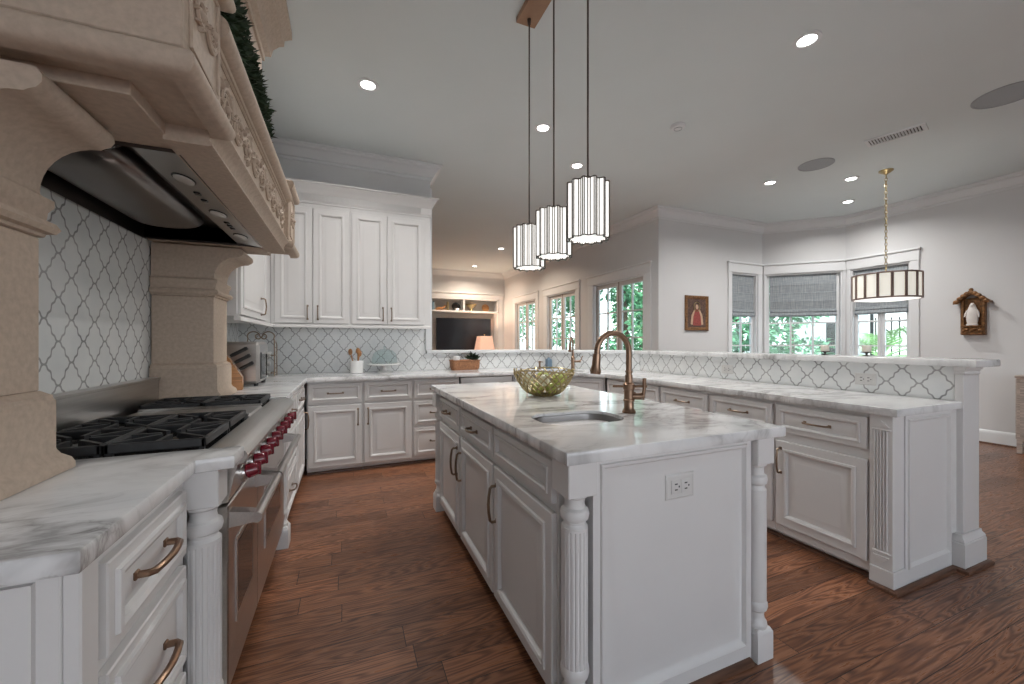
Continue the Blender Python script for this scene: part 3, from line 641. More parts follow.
# bar top and ledge
bt = [(3.085, 1.0), (3.37, 1.0), (3.48, 1.11), (3.48, 3.80), (3.30, 3.83), (3.085, 3.72)]
o = slab(bt, 1.1055, 1.145, .006).build('bar_top', 'marble_soft', None, 30, (3.3, 2.4, 1.105)); tag(o, 'long white marble bar top on the raised tiled wall', 'bar top')
struct(slab([(.875, 4.68), (2.065, 4.68), (3.05, 3.695), (3.30, 3.84), (2.20, 4.93), (.875, 4.93)], 1.1055, 1.143, .006), 'trim_4', 'trim')
struct(B(.86, .935, 4.69, 4.88, 1.143, CH - .15, .004), 'trim_5', 'trim')

# ------------------------------------------------------------------ left run beyond the range, near cabinet
t = base_unit('white base cabinet beyond the far end of the range', (-.372, 2.845, 0), R_(90), .62, None, [(.67, .852), (.40, .64), (.09, .37)], dep=.60)
t = base_unit('white base cabinet in the corner between range wall and back wall', (-.372, 3.467, 0), R_(90), .63, 1, [(.67, .852)], dep=.60)
t = thing('turned_post', 'white fluted post with square plinth at the far end of the range', 'post', (-.375, 2.785, 0)); o = column(t, 0, 0, .1, 'fluted_shaft')
nc = thing('drawer_cabinet', 'white drawer cabinet with bronze pulls on the near side of the range', 'cabinet', (-.42, .865, 0), R_(90))
# local x = +Y (0 at .865), local y = -X
carc = B(.0, .52, .001, .57, .0, .873, .002); carc.build('carcass', 'cab', nc)
B(.003, .055, -.022, .002, .02, .873, .003).build('stile', 'cab', nc)
for z0, z1 in ((.665, .838), (.375, .635), (.10, .345)):
    d = MB().panel(.09, .478, z0, z1, 0, [(0, 0), (0, .016), (.003, .019), (.024, .019), (.026, .027), (.034, .029), (.044, .024), (.048, .012), (.058, .012), (.070, .017)]).build('drawer', 'cab', nc)
    pull(d, .268, (z0 + z1) / 2 + .008, -.017, .145, False, 'bronze', .0078)
# end panel facing -Y: local -x ... build as rings in the local x=0 plane
e = MB(); y0, y1, z0, z1 = .03, .56, .06, .865
e.loft([[(-d, y0 + i, z0 + i), (-d, y1 - i, z0 + i), (-d, y1 - i, z1 - i), (-d, y0 + i, z1 - i)] for i, d in ((0, 0), (0, .010), (.045, .010), (.048, .017), (.058, .017), (.066, .004), (.08, .004), (.105, .009))])
e.build('end_panel', 'cab', nc)
tp = thing('turned_post', 'white fluted post beside the near end of the range, below the worktop bump', 'post', (-.389, 1.435, 0)); column(tp, 0, 0, .098, 'fluted_shaft')
o = slab([(-.985, .842), (-.387, .842), (-.387, 1.362), (-.312, 1.375), (-.300, 1.382), (-.300, 1.497), (-.985, 1.497)], .874, .914, .007).build('near_countertop', 'marble_soft', None, 30, (-.6, 1.1, .874))
tag(o, 'white marble worktop on the drawer cabinet nearest the viewer', 'countertop')

# ------------------------------------------------------------------ range
RY0, RY1 = 1.503, 2.728
t = rg = thing('range_cooker', 'wide stainless range with red knobs and two ovens', 'range', (-.6, 2.11, 0))
W(B(-.97, -.375, RY0, RY1, .10, .885, .003), 'oven_body', 'steel', rg)
W(B(-.95, -.42, RY0 + .02, RY1 - .02, .0, .10), 'toe_plate', 'black', rg)
W(B(-.965, -.375, RY0 + .004, RY1 - .004, .885, .897, .003), 'cooktop', 'black', rg)
fr = MB().prism_y([(-.40, .870), (-.40, .906), (-.335, .906), (-.312, .902), (-.297, .893), (-.290, .880), (-.292, .868), (-.300, .858), (-.318, .852), (-.345, .735), (-.40, .735)], RY0, RY1)
W(fr, 'control_panel', 'steel', rg)
W(B(-.985, -.935, RY0, RY1, .885, 1.045, .004).box(-.985, -.925, RY0, RY1, 1.040, 1.052, .002), 'backguard', 'steel', rg)
# griddle between the grates
gy0, gy1 = 2.10, 2.40
W(B(-.90, -.40, gy0, gy1, .897, .915, .006).box(-.90, -.40, gy0, gy0 + .012, .915, .925, .002).box(-.90, -.40, gy1 - .012, gy1, .915, .925, .002), 'griddle', 'steel', rg)
def grate(y0, y1, x0, x1):
    mb = MB(); z0, z1 = .912, .940; b = .013
    mb.box(x0, x1, y0, y0 + b, z0, z1, .003).box(x0, x1, y1 - b, y1, z0, z1, .003).box(x0, x0 + b, y0, y1, z0, z1, .003).box(x1 - b, x1, y0, y1, z0, z1, .003)
    cx, cy = (x0 + x1) / 2, (y0 + y1) / 2
    for k in range(8):
        a = k * PI / 4; L0 = .035; L1 = min((x1 - x0) / 2 / max(1e-6, abs(math.cos(a))), (y1 - y0) / 2 / max(1e-6, abs(math.sin(a))))
        c, s = math.cos(a), math.sin(a)
        mb.loft([[(cx + c * L0 - s * w, cy + s * L0 + c * w, z) for w, z in ((-.006, z0 + .004), (.006, z0 + .004), (.006, z1), (-.006, z1))], [(cx + c * (L1 - .006) - s * w, cy + s * (L1 - .006) + c * w, z) for w, z in ((-.006, z0), (.006, z0), (.006, z1), (-.006, z1))]])
    for fx_ in (x0 + .004, x1 - .018):
        for fy_ in (y0 + .004, y1 - .018): mb.box(fx_, fx_ + .014, fy_, fy_ + .014, .896, z0 + .004)
    g = W(mb, 'grate', 'iron', rg, 25)
    W(MB().lathe([(.050, .897), (.050, .902), (.038, .906), (.036, .912), (.034, .918), (.012, .921), (.001, .921)], cx, cy, 28), 'burner', 'black', rg)
for a, b in ((RY0 + .03, RY0 + .315), (RY0 + .32, RY0 + .59), (2.415, RY1 - .02)):
    grate(a, b, -.905, -.66); grate(a, b, -.655, -.41)
# knobs along the sloped control panel
for k in range(9):
    y = RY0 + .09 + k * .131
    n_ = Vector((1, 0, .23)).normalized(); c0 = Vector((-.327, y, .800))
    kb = W(MB().tube([c0, c0 + n_ * .010, c0 + n_ * .0101, c0 + n_ * .016], [.031, .031, .027, .025], 24), 'knob_bezel', 'steel', rg)
    q = MB().tube([c0 + n_ * .016, c0 + n_ * .020, c0 + n_ * .046, c0 + n_ * .052, c0 + n_ * .054], [.020, .025, .0215, .018, .008], 20)
    z = c0 + n_ * .05; q.box(z.x - .012, z.x + .010, y - .0045, y + .0045, z.z - .022, z.z + .022, .003)
    kn = q.build('knob', 'red', None, 35, tuple(rg.location)); kn.parent = kb; kn.location = (0, 0, 0)
def oven(y0, y1):
    fx = -.343
    d = W(B(-.376, fx, y0, y1, .135, .725, .004), 'oven_door', 'steel', rg)
    yw0, yw1 = y0 + (y1 - y0) * .2, y1 - (y1 - y0) * .2
    def P(mb, name, mat): o = mb.build(name, mat, None, 35, tuple(rg.location)); o.parent = d; o.location = (0, 0, 0); return o
    fr = MB().loft([[(fx + dd, yw0 + i, .30 + i), (fx + dd, yw1 - i, .30 + i), (fx + dd, yw1 - i, .58 - i), (fx + dd, yw0 + i, .58 - i)] for i, dd in ((0, 0), (0, .004), (.008, .005), (.02, .001), (.0205, 0.0006))])
    P(fr, 'window_frame', 'steel'); P(B(fx + .0008, fx + .003, yw0 + .021, yw1 - .021, .321, .559), 'oven_window', 'dark_glass')
    hx, hz = -.268, .672
    hb = MB().tube([(hx, y0 + .006, hz), (hx, y1 - .006, hz)], .0165, 16)
    for e in (y0 + .03, y1 - .03): hb.loft([[(fx - .002, e - .022, hz - .022), (fx - .002, e + .022, hz - .022), (fx - .002, e + .022, hz + .030), (fx - .002, e - .022, hz + .030)], [(hx, e - .020, hz - .014), (hx, e + .020, hz - .014), (hx, e + .020, hz + .015), (hx, e - .020, hz + .015)]])
    P(hb, 'oven_handle', 'steel')
oven(RY0 + .004, 1.952); oven(1.958, RY1 - .004)

# ------------------------------------------------------------------ stone hood
hd = thing('range_hood', 'carved beige stone range hood on two pilasters', 'range hood', (-.7, 2.07, .915))
HY0, HY1 = 1.055, 3.045
def H(mb, name, mat='stone', sm=35, par=None):
    o = mb.build(name, mat, None, sm, tuple(hd.location)); o.parent = par or hd; o.location = (0, 0, 0); return o
def roll(z, r): return [(r * math.cos(R_(a)), z + r * math.sin(R_(a))) for a in range(-100, 101, 20)]
# mantel body: blocks at both ends and the recessed frieze between
H(B(-.99, -.345, 1.335, 2.765, 1.875, 2.145, .003).box(-.44, -.345, 1.335, 2.765, 1.8525, 1.876, .0), 'frieze')
def blk(y0, y1):
    b = H(B(-.99, -.322, y0, y1, 1.872, 2.185, .003), 'end_block')
    return b
b1 = blk(HY0, 1.335); b2 = blk(2.765, HY1)
for y0, y1, b_ in ((HY0, 1.335, b1), (2.765, HY1, b2)):
    pth = [(-.985, y0), (-.322, y0), (-.322, y1), (-.345, y1)]
    H(MB().sweep([(o_ * 1.0, z) for o_, z in roll(1.836, .029)] + [(-.02, 1.866), (-.02, 1.806)], pth), 'lower_roll', par=b_)
    H(MB().sweep([(o_, z) for o_, z in roll(2.20, .030)] + [(-.03, 2.23), (-.03, 2.17)], pth), 'upper_roll', par=b_)
# cove apron and upper roll of the frieze
ap = [(-.345, 1.852), (-.321, 1.852), (-.319, 1.844), (-.325, 1.837), (-.336, 1.828), (-.345, 1.812), (-.349, 1.798), (-.343, 1.793), (-.342, 1.785), (-.350, 1.782), (-.45, 1.782), (-.45, 1.852)]
H(MB().prism_y(ap, 1.335, 2.765), 'apron')
ur = [(-.345 + .0, 2.075), (-.334, 2.078), (-.332, 2.088)] + [(-.336 + .034 * math.cos(R_(a)), 2.122 + .034 * math.sin(R_(a))) for a in range(-75, 91, 15)] + [(-.40, 2.157), (-.40, 2.075)]
H(MB().prism_y(ur, 1.337, 2.763), 'cornice_roll')
H(B(-.99, -.345, 1.34, 2.76, 2.1455, 2.175, .004), 'top_slab')
# soffit frame around the liner
LY0, LY1, LX0, LX1 = 1.43, 2.67, -.975, -.44
for ya, yb, yc, yd in ((HY0 + .008, 1.34, 1.15, LY0), (2.76, HY1 - .008, LY1, 2.95)):
    so = H(B(-.985, -.335, ya, yb, 1.826, 1.875, .002), 'soffit')
    H(B(-.985, -.445, yc, yd, 1.795, 1.874, .002), 'soffit_panel', par=so)
# pilasters with corbels
for y0 in (1.09, 2.77):
    y1 = y0 + .27
    p = H(B(-.985, -.70, y0, y1, 1.12, 1.50, .004), 'pilaster')
    def slabr(d, z): return [(-.985, y0 - d, z), (-.70 + d, y0 - d, z), (-.70 + d, y1 + d, z), (-.985, y1 + d, z)]
    H(MB().loft([slabr(.045, .9155), slabr(.045, .930), slabr(.040, .944), slabr(.026, .958), (slabr(.020, .972)), slabr(.020, 1.095), slabr(.016, 1.10), slabr(.016, 1.108), slabr(.006, 1.116), slabr(0, 1.121)]), 'pilaster_base', par=p)
    H(MB().loft([slabr(0, 1.50), slabr(.006, 1.503), slabr(.008, 1.51), slabr(.020, 1.514), slabr(.027, 1.526), slabr(.020, 1.540), slabr(.008, 1.545), slabr(.010, 1.565), slabr(.018, 1.58), slabr(.018, 1.597), slabr(.004, 1.603), slabr(0, 1.61)]), 'capital', par=p)
    cb = [(-.985, 1.61), (-.70, 1.61)] + [(-.70 + .115 * (1 - math.cos(R_(a))), 1.612 + .125 * math.sin(R_(a))) for a in range(0, 91, 10)] + [(-.578, 1.742), (-.566, 1.748), (-.558, 1.760), (-.558, 1.774), (-.566, 1.786), (-.572, 1.789), (-.985, 1.789)]
    H(MB().prism_y(cb, y0, y1), 'corbel', par=p)
# chimney and its ceiling crown
H(B(-.99, -.455, 1.42, 2.72, 2.176, CH - .002, .004), 'chimney')
H(MB().sweep([(0, CH - .30), (.012, CH - .30), (.014, CH - .27), (.04, CH - .25), (.05, CH - .20), (.08, CH - .15), (.10, CH - .13), (.105, CH - .09), (.13, CH - .06), (.14, CH - .05), (.14, CH - .004), (0, CH - .004)], [(-.985, 1.42), (-.455, 1.42), (-.455, 2.72), (-.985, 2.72)]), 'chimney_crown')
# carved relief
def carve(name, mp, L, Ht, par, seed, motifs):
    r = random.Random(seed); mb = MB(); dep = .011
    def tb(pts, rad): mb.tube([mp(s, t_, .004) for s, t_ in pts], rad, 6)
    def leaf(s, t_, a, l, w):
        c, d = math.cos(a), math.sin(a); nrow = 5; rings = []
        for i in range(nrow + 1):
            f = i / nrow; ww = w * math.sin(PI * min(.97, f * .9 + .1)) * (1 + .25 * math.sin(f * 14)); x = s + c * l * f; y = t_ + d * l * f; o_ = dep * (.4 + .8 * math.sin(PI * f))
            rings.append([mp(x - d * ww, y + c * ww, .0), mp(x - d * ww * .5, y + c * ww * .5, o_), mp(x, y, o_ * .75), mp(x + d * ww * .5, y - c * ww * .5, o_), mp(x + d * ww, y - c * ww, .0)])
        mb.loft(rings, False, False, False)
    n = motifs
    stem = [(L * i / 60, Ht * (.5 + .16 * math.sin(2 * PI * i / 60 * n / 2))) for i in range(2, 59)]
    tb(stem, .006)
    for k in range(n):
        s0 = L * (k + .5) / n; up = 1 if k % 2 == 0 else -1; rr = min(L / n * .42, Ht * .40)
        sp = [(s0 + rr * (1 - i / 26 * .85) * math.cos(i * .42 + (k % 2) * PI), Ht * .5 - up * Ht * .02 + up * rr * (1 - i / 26 * .85) * math.sin(i * .42)) for i in range(26)]
        tb(sp, [.0075 * (1 - .5 * i / 26) for i in range(26)])
        cpt = mp(sp[-1][0], sp[-1][1], .008); mb.ball(cpt, .012, 8, 6)
        for j in range(9):
            a = j / 9 * 2 * PI + r.random() * .5; q = sp[int(j * 2)]
            leaf(q[0], q[1], a, rr * r.uniform(.38, .6), rr * r.uniform(.12, .2))
    return H(mb, name, 'stone', 50, par)
def lim(v, a, b): return max(a, min(b, v))
carve('carved_scrollwork', lambda s, t_, o_: (-.345 + o_, lim(1.40 + s, 1.385, 2.715), lim(1.878 + t_, 1.874, 2.062)), 1.30, .182, None, 3, 9)
mf = MB()
for y0, y1, z0, z1, X_ in ((1.365, 2.735, 1.864, 2.070, -.345),):
    for k in range(1): mf.tube([(X_ + .002, y0, z0), (X_ + .002, y1, z0), (X_ + .002, y1, z1), (X_ + .002, y0, z1)], .006, 6, True)
H(mf, 'panel_moulding')
for y0, b_ in ((HY0, b1), (2.765, b2)):
    carve('carved_leaves', lambda s, t_, o_, y0=y0: (-.322 + o_, lim(y0 + .055 + s, y0 + .05, y0 + .225), lim(1.915 + t_, 1.91, 2.13)), .17, .21, b_, 5, 2)
    H(MB().tube([(-.321, y0 + .04, 1.90), (-.321, y0 + .24, 1.90), (-.321, y0 + .24, 2.145), (-.321, y0 + .04, 2.145)], .006, 6, True), 'panel_moulding', par=b_)
# liner
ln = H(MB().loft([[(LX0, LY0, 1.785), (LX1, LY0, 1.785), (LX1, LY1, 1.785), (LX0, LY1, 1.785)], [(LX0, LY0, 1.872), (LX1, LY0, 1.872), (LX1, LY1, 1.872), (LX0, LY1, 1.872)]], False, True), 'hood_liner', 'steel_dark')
def Q(mb, name, mat, sm=35): return H(mb, name, mat, sm, ln)
Q(MB().prism_y([(-.442, 1.783), (-.442, 1.80), (-.565, 1.815), (-.565, 1.798)], LY0 + .003, LY1 - .003), 'control_strip', 'strip_steel')
Q(B(-.4445, -.4405, LY0, LY1, 1.7815, 1.790), 'shadow_gap', 'black')
for y in (1.66, 2.05, 2.44):
    Q(MB().loft([[(-.503 + .028 * k * math.cos(2 * PI * i / 28), y + .046 * k * math.sin(2 * PI * i / 28), z + .028 * k * math.cos(2 * PI * i / 28) * -.122) for i in range(28)] for k, z in ((1.12, 1.792), (1.12, 1.788), (1.0, 1.787))]), 'lamp_ring', 'black')
    Q(MB().loft([[(-.503 + .028 * k * math.cos(2 * PI * i / 28), y + .046 * k * math.sin(2 * PI * i / 28), z + .028 * k * math.cos(2 * PI * i / 28) * -.122) for i in range(28)] for k, z in ((1, 1.789), (.95, 1.784), (.6, 1.780))]), 'lamp_lens', 'bulb_soft')
for y in (1.80, 1.88, 2.19, 2.24, 2.29): Q(B(-.515, -.495, y - .012, y + .012, 1.785, 1.794, .002), 'switch', 'black')
hump = []
for f, k in ((0, .55), (.04, .85), (.10, 1), (.9, 1), (.96, .85), (1, .55)):
    y = 1.60 + .92 * f
    hump.append([(-.80 + .15 * k * math.cos(R_(a)), y, 1.872 - .075 * k * abs(math.sin(R_(a))) ** .6) for a in range(180, 361, 15)])
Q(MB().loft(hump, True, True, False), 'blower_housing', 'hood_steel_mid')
Q(MB().tube([(-.96, 1.50, 1.868), (-.93, 1.52, 1.850), (-.80, 1.56, 1.820), (-.68, 1.58, 1.825), (-.62, 1.60, 1.868)], .009, 8), 'cable', 'black')
for x in (-.90, -.78): Q(B(x - .012, x + .012, 1.53, 1.554, 1.862, 1.872), 'clip', 'black')
# garland on the hood
def leaves(mb, n, gen, l0, l1, w, r):
    for _ in range(n):
        p, d = gen(r); d = Vector(d).normalized(); l = r.uniform(l0, l1); s = d.orthogonal().normalized(); s.rotate(Matrix.Rotation(r.uniform(0, 6.28), 3, d)); p = Vector(p)
        mb.add([p, p + d * l * .5 + s * w * l, p + d * l, p + d * l * .5 - s * w * l], [(0, 1, 2, 3)])
r = random.Random(4)
def gg(r):
    y = r.uniform(1.36, 2.30); f = (y - 1.36) / .94; a = r.uniform(0, 2 * PI); q = r.random() ** .5
    hgt = .22 - .07 * f
    c = Vector((-.405 + .05 * q * math.cos(a), y, 2.37 - .06 * f + hgt * q * math.sin(a)))
    return c, (math.cos(a) * .8 + r.uniform(-.4, .4), r.uniform(-.7, .7), math.sin(a) * .8 + r.uniform(-.3, .8))
mb = MB(); leaves(mb, 5600, gg, .025, .05, .16, r)
gt = thing('greenery_garland', 'dark green boxwood garland lying along the top of the hood', 'garland', (-.40, 2.03, 2.176))
W(mb, 'foliage', 'garland', gt, 0)
W(MB().tube([(-.40, 1.40, 2.19), (-.40, 1.7, 2.33), (-.40, 2.03, 2.36), (-.40, 2.2, 2.30), (-.40, 2.30, 2.19)], .02, 8), 'stem', 'bark', gt)

# ------------------------------------------------------------------ upper cabinets
def upper(label, loc, rz, w, doors, dep=.37, z0=1.385, z1=2.62):
    t = thing('wall_cabinet', label, 'wall cabinet', loc, rz, 'white wall cabinets')
    B(0, w, .001, dep, z0 + .03, z1, .002).build('carcass', 'cab', t)
    MB().prism_x([(-.022, z0), (.016, z0), (.016, z0 + .035), (-.004, z0 + .035), (-.012, z0 + .028), (-.020, z0 + .02)], 0.001, w - .001).build('light_rail', 'cab', t)
    for a, b, p in doors: door(t, a, b, 1.425, 2.555, p, pz=1.53, pl=.13)
    return t
UY = 4.36
upper('white wall cabinet next to the hood, pair of tall raised-panel doors', (-.66, UY, 0), 0, .70, [(.035, .356, .315), (.364, .688, .405)])
upper('white wall cabinet beside the opening to the family room, pair of tall doors', (.04, UY, 0), 0, .81, [(.014, .351, .315), (.359, .742, .40)])
upper('white wall cabinet on the range wall, single door half hidden by the hood', (-.66, 3.10, 0), R_(90), 1.26, [(.02, .93, .68)], .33)
cr = [(0, 2.60), (.008, 2.60), (.008, 2.615), (.014, 2.62), (.014, 2.69), (.022, 2.70), (.026, 2.715), (.040, 2.735), (.058, 2.765), (.066, 2.778), (.078, 2.782), (.078, 2.798), (-.02, 2.798), (-.02, 2.60)]
struct(MB().sweep(cr, [(-.66, 3.10), (-.66, UY), (.85, UY), (.85, 4.479)][:1] + [(-.66, UY), (.85, UY), (.85, 4.475)]), 'trim_6', 'cab')
mb = MB()
for k in range(118):
    x = -.56 + k * .0115; 
    if x < .74: mb.box(x, x + .006, UY - .023, UY - .013, 2.626, 2.688, .002)
struct(mb, 'trim_7', 'cab')
struct(B(-.985, .85, 4.47, 4.74, 2.60, 2.799), 'trim_8', 'cab')

# ------------------------------------------------------------------ things on the worktops
CT = .9145
t = thing('utensil_crock', 'white ceramic crock holding wooden spoons on the back worktop', 'crock', (.105, 4.50, CT))
MB().lathe([(.060, 0), (.066, .004), (.067, .10), (.069, .128), (.067, .132), (.061, .130), (.060, .02), (.001, .016)], 0, 0, 28).build('jar', 'ceramic', t)
MB().lathe([(.0665, .088), (.0685, .091), (.0665, .094)], 0, 0, 28).build('band', 'ceramic', t)
for k, (dx, dy, tx, ty, hh, lb) in enumerate(((-.015, .0, -.055, .02, .235, 'wooden spoon leaning left in the white crock'), (.012, .012, .0, .03, .245, 'wooden spoon standing upright in the white crock'), (.0, -.02, .03, -.01, .215, 'shorter wooden spatula leaning right in the white crock'))):
    s_ = thing('wooden_spoon' if k < 2 else 'wooden_spatula', lb, 'utensil', (.105 + dx, 4.50 + dy, CT + .02), 0, 'wooden utensils in the crock')
    MB().tube([(0, 0, 0), (tx * .75, ty * .75, hh * .75)], .006, 8).build('handle', 'tan', s_)
    MB().ball((tx * .88, ty * .88, hh * .87), .034, 12, 8, (.62, .35, 1)).build('head', 'tan', s_)
t = thing('cake_stand', 'white pedestal cake stand on the back worktop', 'cake stand', (.385, 4.50, CT))
MB().lathe([(.075, 0), (.078, .004), (.070, .010), (.030, .022), (.020, .04), (.022, .06), (.04, .072), (.05, .078)], 0, 0, 32).build('pedestal', 'ceramic', t)
MB().lathe([(.05, .076), (.155, .079), (.170, .086), (.172, .096), (.166, .098), (.158, .090), (.001, .088)], 0, 0, 40).build('plate', 'ceramic', t)
t = thing('glass_dome', 'clear glass dome covering the cake stand', 'dome', (.385, 4.50, CT + .0985))
MB().lathe([(.130, 0), (.132, .004), (.130, .05), (.118, .10), (.085, .135), (.035, .150), (.012, .152)], 0, 0, 36).build('bell', 'clear', t)
MB().lathe([(.010, .152), (.009, .160), (.016, .168), (.017, .178), (.010, .186), (.001, .188)], 0, 0, 18).build('knob', 'clear', t)
t = thing('wicker_basket', 'oblong brown wicker basket on the back worktop under the ledge', 'basket', (1.30, 4.575, CT))
MB().loft([[(x * k, y * k2, z) for x, y in rrect(-.165, .165, -.085, .085, .03)] for k, k2, z in ((.92, .9, 0), (1, 1, .03), (1.02, 1.03, .105), (1.0, 1.0, .112), (.94, .9, .105), (.90, .85, .01))], True, True).build('body', 'wicker', t)
MB().tube([(x * 1.02, y * 1.03, .110) for x, y in rrect(-.165, .165, -.085, .085, .03)], .008, 6, True).build('rim', 'wicker', t)
t = thing('candle_jar', 'pale candle jar standing in the left end of the wicker basket', 'candle', (1.20, 4.575, CT + .012)); MB().lathe([(.036, 0), (.038, .01), (.038, .145), (.033, .15), (.033, .10), (.001, .10)], 0, 0, 20).build('jar', 'ceramic', t); MB().lathe([(.032, .01), (.032, .098), (.001, .1)], 0, 0, 16).build('wax', 'candle', t)
t = thing('potted_greenery', 'small dark green leafy plant in the right end of the wicker basket', 'plant', (1.40, 4.575, CT + .012))
r = random.Random(9); mb = MB(); leaves(mb, 60, lambda r: ((r.uniform(-.02, .02), r.uniform(-.02, .02), .10 + r.uniform(0, .02)), (r.uniform(-1, 1.2), r.uniform(-.6, .6), r.uniform(.1, .9))), .06, .11, .2, r); mb.build('leaves', 'garland', t, 0)
MB().lathe([(.035, 0), (.045, .08), (.04, .085), (.001, .08)], 0, 0, 18).build('pot', 'ceramic', t)
t = thing('soap_bottle', 'blue-grey glass soap bottle behind the wire bowl by the corner sink', 'bottle', (2.32, 4.38, CT))
MB().loft([[(x * k, y * k, z) for x, y in rrect(-.034, .034, -.034, .034, .012)] for k, z in ((.96, 0), (1, .006), (1, .105), (.8, .118), (.35, .124), (.34, .138))]).build('bottle_body', pm('blue_glass', (.16, .23, .30), .1, noise=.1, nscale=8), t)
MB().lathe([(.014, .138), (.014, .15), (.005, .152), (.005, .175), (.008, .178), (.008, .186), (.001, .188)], 0, 0, 14).tube([(0, 0, .182), (-.03, -.02, .180)], .004, 6).build('pump', 'steel', t)
t = thing('bronze_soap_dispenser', 'short bronze soap pump left of the blue bottle', 'soap dispenser', (2.17, 4.33, CT))
MB().lathe([(.019, 0), (.020, .006), (.012, .012), (.011, .075), (.017, .08), (.017, .098), (.001, .1)], 0, 0, 18).tube([(0, 0, .09), (.02, -.045, .086)], .005, 6).build('pump', 'bronze', t)
t = thing('corner_faucet', 'tall bronze faucet with side lever at the corner sink', 'faucet', (2.46, 4.04, CT))
MB().lathe([(.028, 0), (.028, .008), (.021, .014), (.021, .13), (.024, .134), (.024, .15), (.016, .158), (.014, .20)], 0, 0, 22).tube([(0, 0, .10), (.06, -.04, .10)], .013, 10).build('faucet_body', 'bronze', t)
an = [(0, 0, .19)] + [(-.055 * (1 - math.cos(R_(a))), -.06 * (1 - math.cos(R_(a))), .30 + .075 * math.sin(R_(a))) for a in range(0, 181, 15)]
MB().tube(an, .012, 12).build('neck', 'bronze', t)
e = Vector(an[-1]); MB().tube([e, e + Vector((0, 0, -.05)), e + Vector((-.004, -.004, -.085))], [.014, .018, .021], 14).build('spray_head', 'bronze', t)
MB().tube([(.06, -.04, .10), (.075, -.05, .103)], .016, 12).tube([(.07, -.046, .10), (.095, -.06, .165)], .006, 8).build('lever', 'bronze', t)
# knife block and knives
kx, ky = -.735, 3.26
t = thing('knife_block', 'slanted wooden knife block beside the hood pilaster', 'knife block', (kx, ky, CT), R_(8))
ax = Vector((.50, 0, .866))
MB().prism_y([(-.10, 0), (.075, 0), (.075, .085), (-.012, .235), (-.10, .185)], -.055, .055).build('block', 'tan', t)
kn0 = [(-.03 - .00, -.035), (-.03, 0), (-.03, .035), (.005, -.035), (.005, .0), (.005, .035), (.042, -.025), (.042, .025)]
for i, (a, b) in enumerate(kn0):
    top = Vector((.075 + (a - .075) * 1.0, b, 0)); f = (a + .03) / .09; sx = -.005 + f * .065; sz = .225 - f * .115
    kt = thing('kitchen_knife', 'black-handled knife in the wooden block beside the toaster', 'knife', tuple(Vector((kx, ky, CT)) + Matrix.Rotation(R_(8), 3, 'Z') @ Vector((sx, b, sz))), R_(8), 'knives in the wooden block')
    dv = Vector((.86, 0, .50)); L_ = .115 - .01 * (i // 3)
    MB().tube([dv * .012, dv * .03, dv * (L_ * .7), dv * L_, dv * (L_ + .008)], [.010, .0125, .0115, .0135, .009], 8).build('knife_handle', 'plastic', kt)
    MB().tube([dv * .002, dv * .014], .0095, 8).build('bolster', 'steel', kt)
t = thing('toaster_oven', 'small steel toaster oven on the worktop behind the knife block', 'toaster', (-.72, 3.62, CT), R_(90))
MB().box(-.19, .17, -.13, .22, .02, .33, .022).build('body', 'steel', t)
MB().panel(-.155, .085, .05, .25, -.13, [(0, 0), (0, .006), (.012, .008), (.016, .004)]).build('glass_door', 'dark_glass', t)
MB().tube([(-.13, -.165, .245), (.06, -.165, .245)], .007, 8).box(-.13, -.12, -.165, -.135, .238, .252).box(.05, .06, -.165, -.135, .238, .252).build('door_handle', 'steel', t)
for z in (.08, .15, .22): MB().tube([(.127, -.13, z), (.127, -.150, z)], .018, 14).build('dial', 'steel', t)
for sx in (-.14, .14):
    for sy in (-.10, .11): MB().lathe([(.014, 0), (.014, .022), (.001, .022)], sx, sy, 12).build('foot', 'plastic', t)
t = thing('scroll_rack', 'bronze wire rack with scrolled top beside the toaster oven', 'rack', (-.74, 4.42, CT))
mb = MB()
for x in (-.11, .11):
    mb.tube([(x, -.04, 0), (x, -.04, .33), (x * .95, -.04, .36)] + [(x * .55 + math.copysign(.05, x) * math.cos(R_(a)), -.04, .38 + .045 * math.sin(R_(a))) for a in range(0, 200, 20)] + [(x * .22 + math.copysign(.022, x) * math.cos(R_(a + 180)), -.04, .378 + .022 * math.sin(R_(a + 180))) for a in range(0, 300, 30)], .0055, 7)
    mb.tube([(x, .10, 0), (x, .10, .30), (x, .03, .33), (x, -.04, .33)], .005, 7)
mb.build('wire_frame', 'pewter', t)
for z in (.03, .20):
    mb = MB().tube([(-.11, -.04, z), (.11, -.04, z), (.11, .10, z), (-.11, .10, z)], .0045, 6, True)
    for k in range(6): x = -.08 + k * .032; mb.tube([(x, -.04, z), (x, .10, z)], .003, 5)
    mb.build('shelf', 'pewter', t)
# candles on the bar
for y, lb in ((1.86, 'cream candle on a small dark stand on the bar, farther from the end post'), (1.60, 'cream candle on a small dark stand on the bar, nearer the end post')):
    t = thing('candle_stand', lb, 'candle', (3.33, y, 1.1455), 0, 'candles on the bar')
    MB().lathe([(.022, 0), (.024, .003), (.006, .008), (.005, .014), (.012, .02), (.034, .024), (.034, .028), (.001, .028)], 0, 0, 18).build('stand', 'ribm', t)
    MB().lathe([(.025, .028), (.026, .032), (.026, .068), (.023, .072), (.001, .070)], 0, 0, 20).build('candle', 'candle', t)
    MB().tube([(0, 0, .07), (.001, 0, .079)], .0012, 5).build('wick', 'plastic', t)

